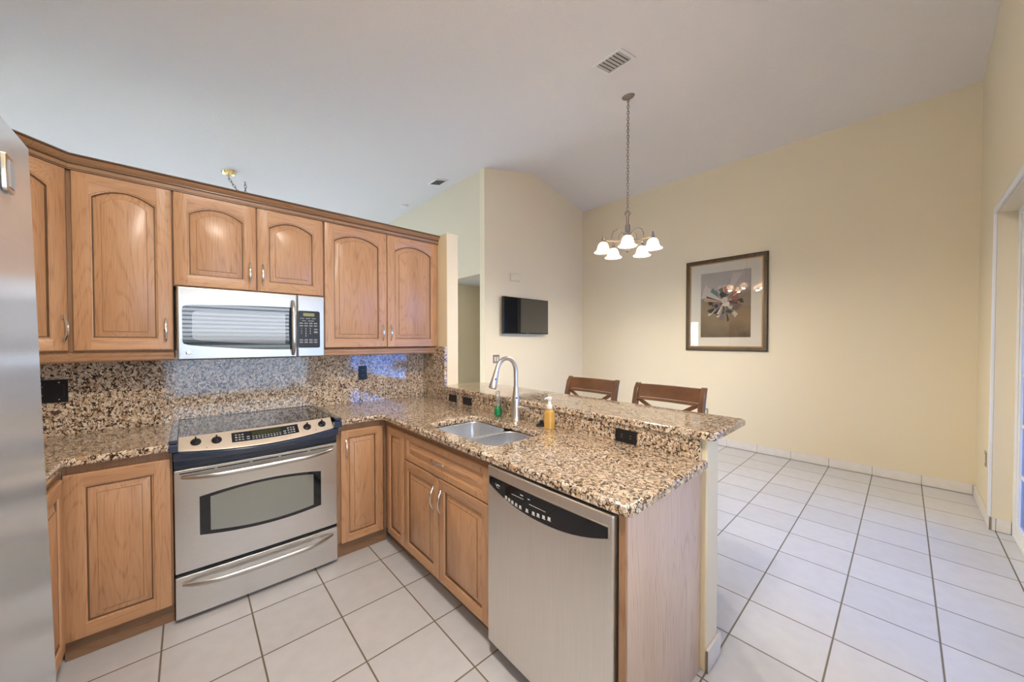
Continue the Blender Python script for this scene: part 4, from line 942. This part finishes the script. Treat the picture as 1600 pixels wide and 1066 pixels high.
# ------------------------------------------------------------ ceiling fittings
SL = math.atan(.215); CN = Vector((math.sin(SL), 0, -math.cos(SL))); CU = Vector((math.cos(SL), 0, math.sin(SL)))  # down-normal, up-slope axis
def ceil_vent(label, x, y, sx, sy, col=(206, 200, 192)):
    c = Vector((x, y, zl(x))); t = thing('ceiling_vent', label, 'air vent', tuple(c), 'square air vents in the sloped ceiling')
    def P(a, b, d): return tuple(c+CU*a+Vector((0, b, 0))+CN*d)
    m = MB()
    fw = .026
    for a0, a1, b0, b1 in ((-sx/2, sx/2, -sy/2, -sy/2+fw), (-sx/2, sx/2, sy/2-fw, sy/2), (-sx/2, -sx/2+fw, -sy/2+fw, sy/2-fw), (sx/2-fw, sx/2, -sy/2+fw, sy/2-fw)):
        m.prism([(a0, b0), (a1, b0), (a1, b1), (a0, b1)], .0008, .010, P)
    m.build('frame', WHITE, t, bevel=.002)
    m = MB(); m.prism([(-sx/2+.01, -sy/2+.01), (sx/2-.01, -sy/2+.01), (sx/2-.01, sy/2-.01), (-sx/2+.01, sy/2-.01)], .0004, .0012, P); m.build('duct', SHADOW, t)
    n = 7; m = MB()
    for i in range(n):
        b = -sy/2+fw+.012+(sy-2*fw-.024)*i/(n-1)
        pts = [(-sx/2+fw, b-.007, .002), (-sx/2+fw, b-.005, .0015), (-sx/2+fw, b+.007, .012), (-sx/2+fw, b+.005, .0125)]
        m.loops([[P(-sx/2+fw, q[1], q[2]) for q in pts], [P(sx/2-fw, q[1], q[2]) for q in pts]], True, True, True)
    m.build('slats', flat('vent_slat_paint', srgb(*col), .5), t)
    return t
ceil_vent('larger-looking square white air vent near the chandelier chain in the sloped ceiling', 2.711, -1.377, .250, .265)
ceil_vent('small distant air vent in the sloped ceiling above the end of the wall cabinets', 2.820, 1.595, .215, .24, (112, 108, 100))
t = thing('smoke_detector', 'flat round white smoke detector low on the far ceiling, above the cabinets', 'smoke detector', (2.875, 2.82, zl(2.875)))
m = MB(); m.lathe([(.075, .001), (.075, .015), (.060, .032), (.02, .036)], (2.875, 2.82, zl(2.875)), 28, axis=CN, cap0=True, cap1=True); m.build('cover', WHITE, t)
def chain(m, pts, link=.040, r=.0030, wd=.0115):
    P = [Vector(p) for p in pts]; cum = [0]
    for a, b in zip(P, P[1:]): cum.append(cum[-1]+(b-a).length)
    def at(d):
        for i in range(len(P)-1):
            if d <= cum[i+1] or i == len(P)-2: return P[i].lerp(P[i+1], (d-cum[i])/(cum[i+1]-cum[i])), (P[i+1]-P[i]).normalized()
    n = int(cum[-1]/(link*.74)); st_ = cum[-1]/n
    for k in range(n):
        c, T = at((k+.5)*st_); S = T.orthogonal().normalized(); S = S if k % 2 else T.cross(S)
        S = (Matrix.Rotation(.5, 3, T) @ S)
        ring = [c+T*(link/2)*math.cos(6.283*i/12)+S*wd*math.sin(6.283*i/12) for i in range(12)]
        m.tube(ring, r, 5, closed=True)
# fill light added out of view above the camera to brighten the kitchen
KX, KY = .30, -2.5
t = thing('fill_light', 'round frosted fill light added out of view over the kitchen floor', 'fill light', (KX, KY, zl(KX)))
m = MB(); m.lathe([(.21, .001), (.21, .03), (.20, .04)], (KX, KY, zl(KX)), 36, axis=CN, cap0=True, cap1=True); m.build('rim', WHITE, t)
m = MB(); m.lathe([(.195, .041), (.18, .075), (.12, .10), (.03, .11)], (KX, KY, zl(KX)), 36, axis=CN, cap0=True, cap1=True); m.build('diffuser', flat('fill_diffuser', (1, 1, 1), .5, emis=(1., .89, .78), estr=FILL_LAMP), t)
# dining chandelier
CX, CY = 3.38, -1.13
t = thing('chandelier', 'lit five-light pewter chandelier with frosted bell shades hanging on a long chain', 'chandelier', (CX, CY, zl(CX)))
m = MB(); m.lathe([(.062, .001), (.062, .006), (.050, .016), (.020, .026), (.010, .030), (.008, .045)], (CX, CY, zl(CX)), 28, axis=CN, cap0=True, cap1=True); m.build('canopy', BRONZE, t)
m = MB(); chain(m, [(CX, CY, zl(CX)-.03), (CX+.001, CY, 2.74)]); 
m.tube([(CX+.004*math.sin(i*1.1), CY+.004*math.cos(i*1.3), 3.83-i*.0543) for i in range(21)], .0017, 5); m.build('chain', BRONZE, t)
m = MB(); m.lathe([(.006, 2.735), (.030, 2.715), (.034, 2.700), (.016, 2.684), (.014, 2.67), (.015, 2.60), (.026, 2.585), (.026, 2.52), (.023, 2.505), (.036, 2.485), (.040, 2.465), (.030, 2.45), (.032, 2.42), (.020, 2.36), (.010, 2.34), (.014, 2.325), (.003, 2.31)][::-1], (CX, CY, 0), 20, cap0=True, cap1=True); m.build('stem', BRONZE, t)
camdir = math.atan2(-3.01-CY, .061-CX)
for k in range(5):
    a = camdir+k*2*math.pi/5; d = Vector((math.cos(a), math.sin(a), 0)); c = Vector((CX, CY, 0)); RR = .245
    m = MB(); pts = []
    for q in ((.025, 2.475), (.06, 2.525), (.10, 2.545), (.14, 2.525), (.158, 2.48), (.160, 2.44)): pts.append(c+d*q[0]+Vector((0, 0, q[1])))
    m.tube(pts, .0042, 8)
    m.tube([c+d*.02+Vector((0, 0, 2.44)), c+d*.12+Vector((0, 0, 2.425)), c+d*.20+Vector((0, 0, 2.43)), c+d*(RR-.01)+Vector((0, 0, 2.445))], .0048, 8)
    ar = m.build('arm', BRONZE, t)
    sc_ = c+d*RR
    m = MB(); m.lathe([(.027, 2.412), (.026, 2.424), (.014, 2.434), (.018, 2.446), (.009, 2.456), (.012, 2.466), (.003, 2.486)], sc_, 14, cap0=True, cap1=True); m.build('socket_cup', BRONZE, ar)
    m = MB(); pr_ = [(.024, 2.414), (.036, 2.408), (.050, 2.392), (.058, 2.366), (.064, 2.345), (.078, 2.326), (.096, 2.316)]
    pr_ = [(r*.93, z) for r, z in pr_]
    m.lathe(pr_+[(r-.003, z-.002) for r, z in pr_[::-1]], sc_, 28); sh = m.build('shade', SHADE, t)
    m = MB(); m.lathe([(.012, 2.405), (.014, 2.38), (.026, 2.355), (.028, 2.335), (.018, 2.315), (.004, 2.310)][::-1], sc_, 16, cap0=True, cap1=True); m.build('bulb', BULB, sh)
# brass fixture in the living area
BX, BY = .40, 1.85
t = thing('brass_pendant', 'brass ceiling canopy with hanging chain showing above the wall cabinets', 'pendant light', (BX, BY, zl(BX)))
m = MB(); m.lathe([(.068, .001), (.066, .008), (.052, .030), (.016, .036), (.008, .042), (.006, .06)], (BX, BY, zl(BX)), 28, axis=(0, 0, -1), cap0=True, cap1=True); m.build('canopy', BRASS, t)
z0 = zl(BX); m = MB(); chain(m, [(BX, BY, z0-.05), (BX+.012, BY-.01, z0-.09), (BX+.085, BY-.01, z0-.20), (BX+.09, BY, z0-.5), (BX+.06, BY, z0-.85)], r=.003)
chain(m, [(BX+.135, BY-.08, z0-.10), (BX+.140, BY-.08, z0-.14), (BX+.14, BY-.06, z0-.3), (BX+.06, BY, z0-.85)], r=.003); m.build('chain', DARKN, t)
m = MB(); m.lathe([(.004, -.02), (.03, -.04), (.05, -.12), (.03, -.2), (.06, -.28), (.02, -.36), (.004, -.40)], (BX+.06, BY, z0-.84), 20, axis=(0, 0, 1), cap0=True, cap1=True)
m.build('body', BRASS, t)
for k in range(5):
    a = k*1.2566; d = Vector((math.cos(a), math.sin(a), 0)); c = Vector((BX+.06, BY, z0-1.08)); m = MB()
    m.tube([c+d*.045, c+d*.12-Vector((0, 0, .05)), c+d*.22-Vector((0, 0, .02)), c+d*.24+Vector((0, 0, .04))], .006, 8); ar = m.build('arm', BRASS, t)
    m = MB(); m.lathe([(.018, .04), (.045, .06), (.06, .12)], c+d*.24, 16); m.build('shade', WHITE, ar)

for o in scn.objects:
    if '_o' in o: del o['_o']
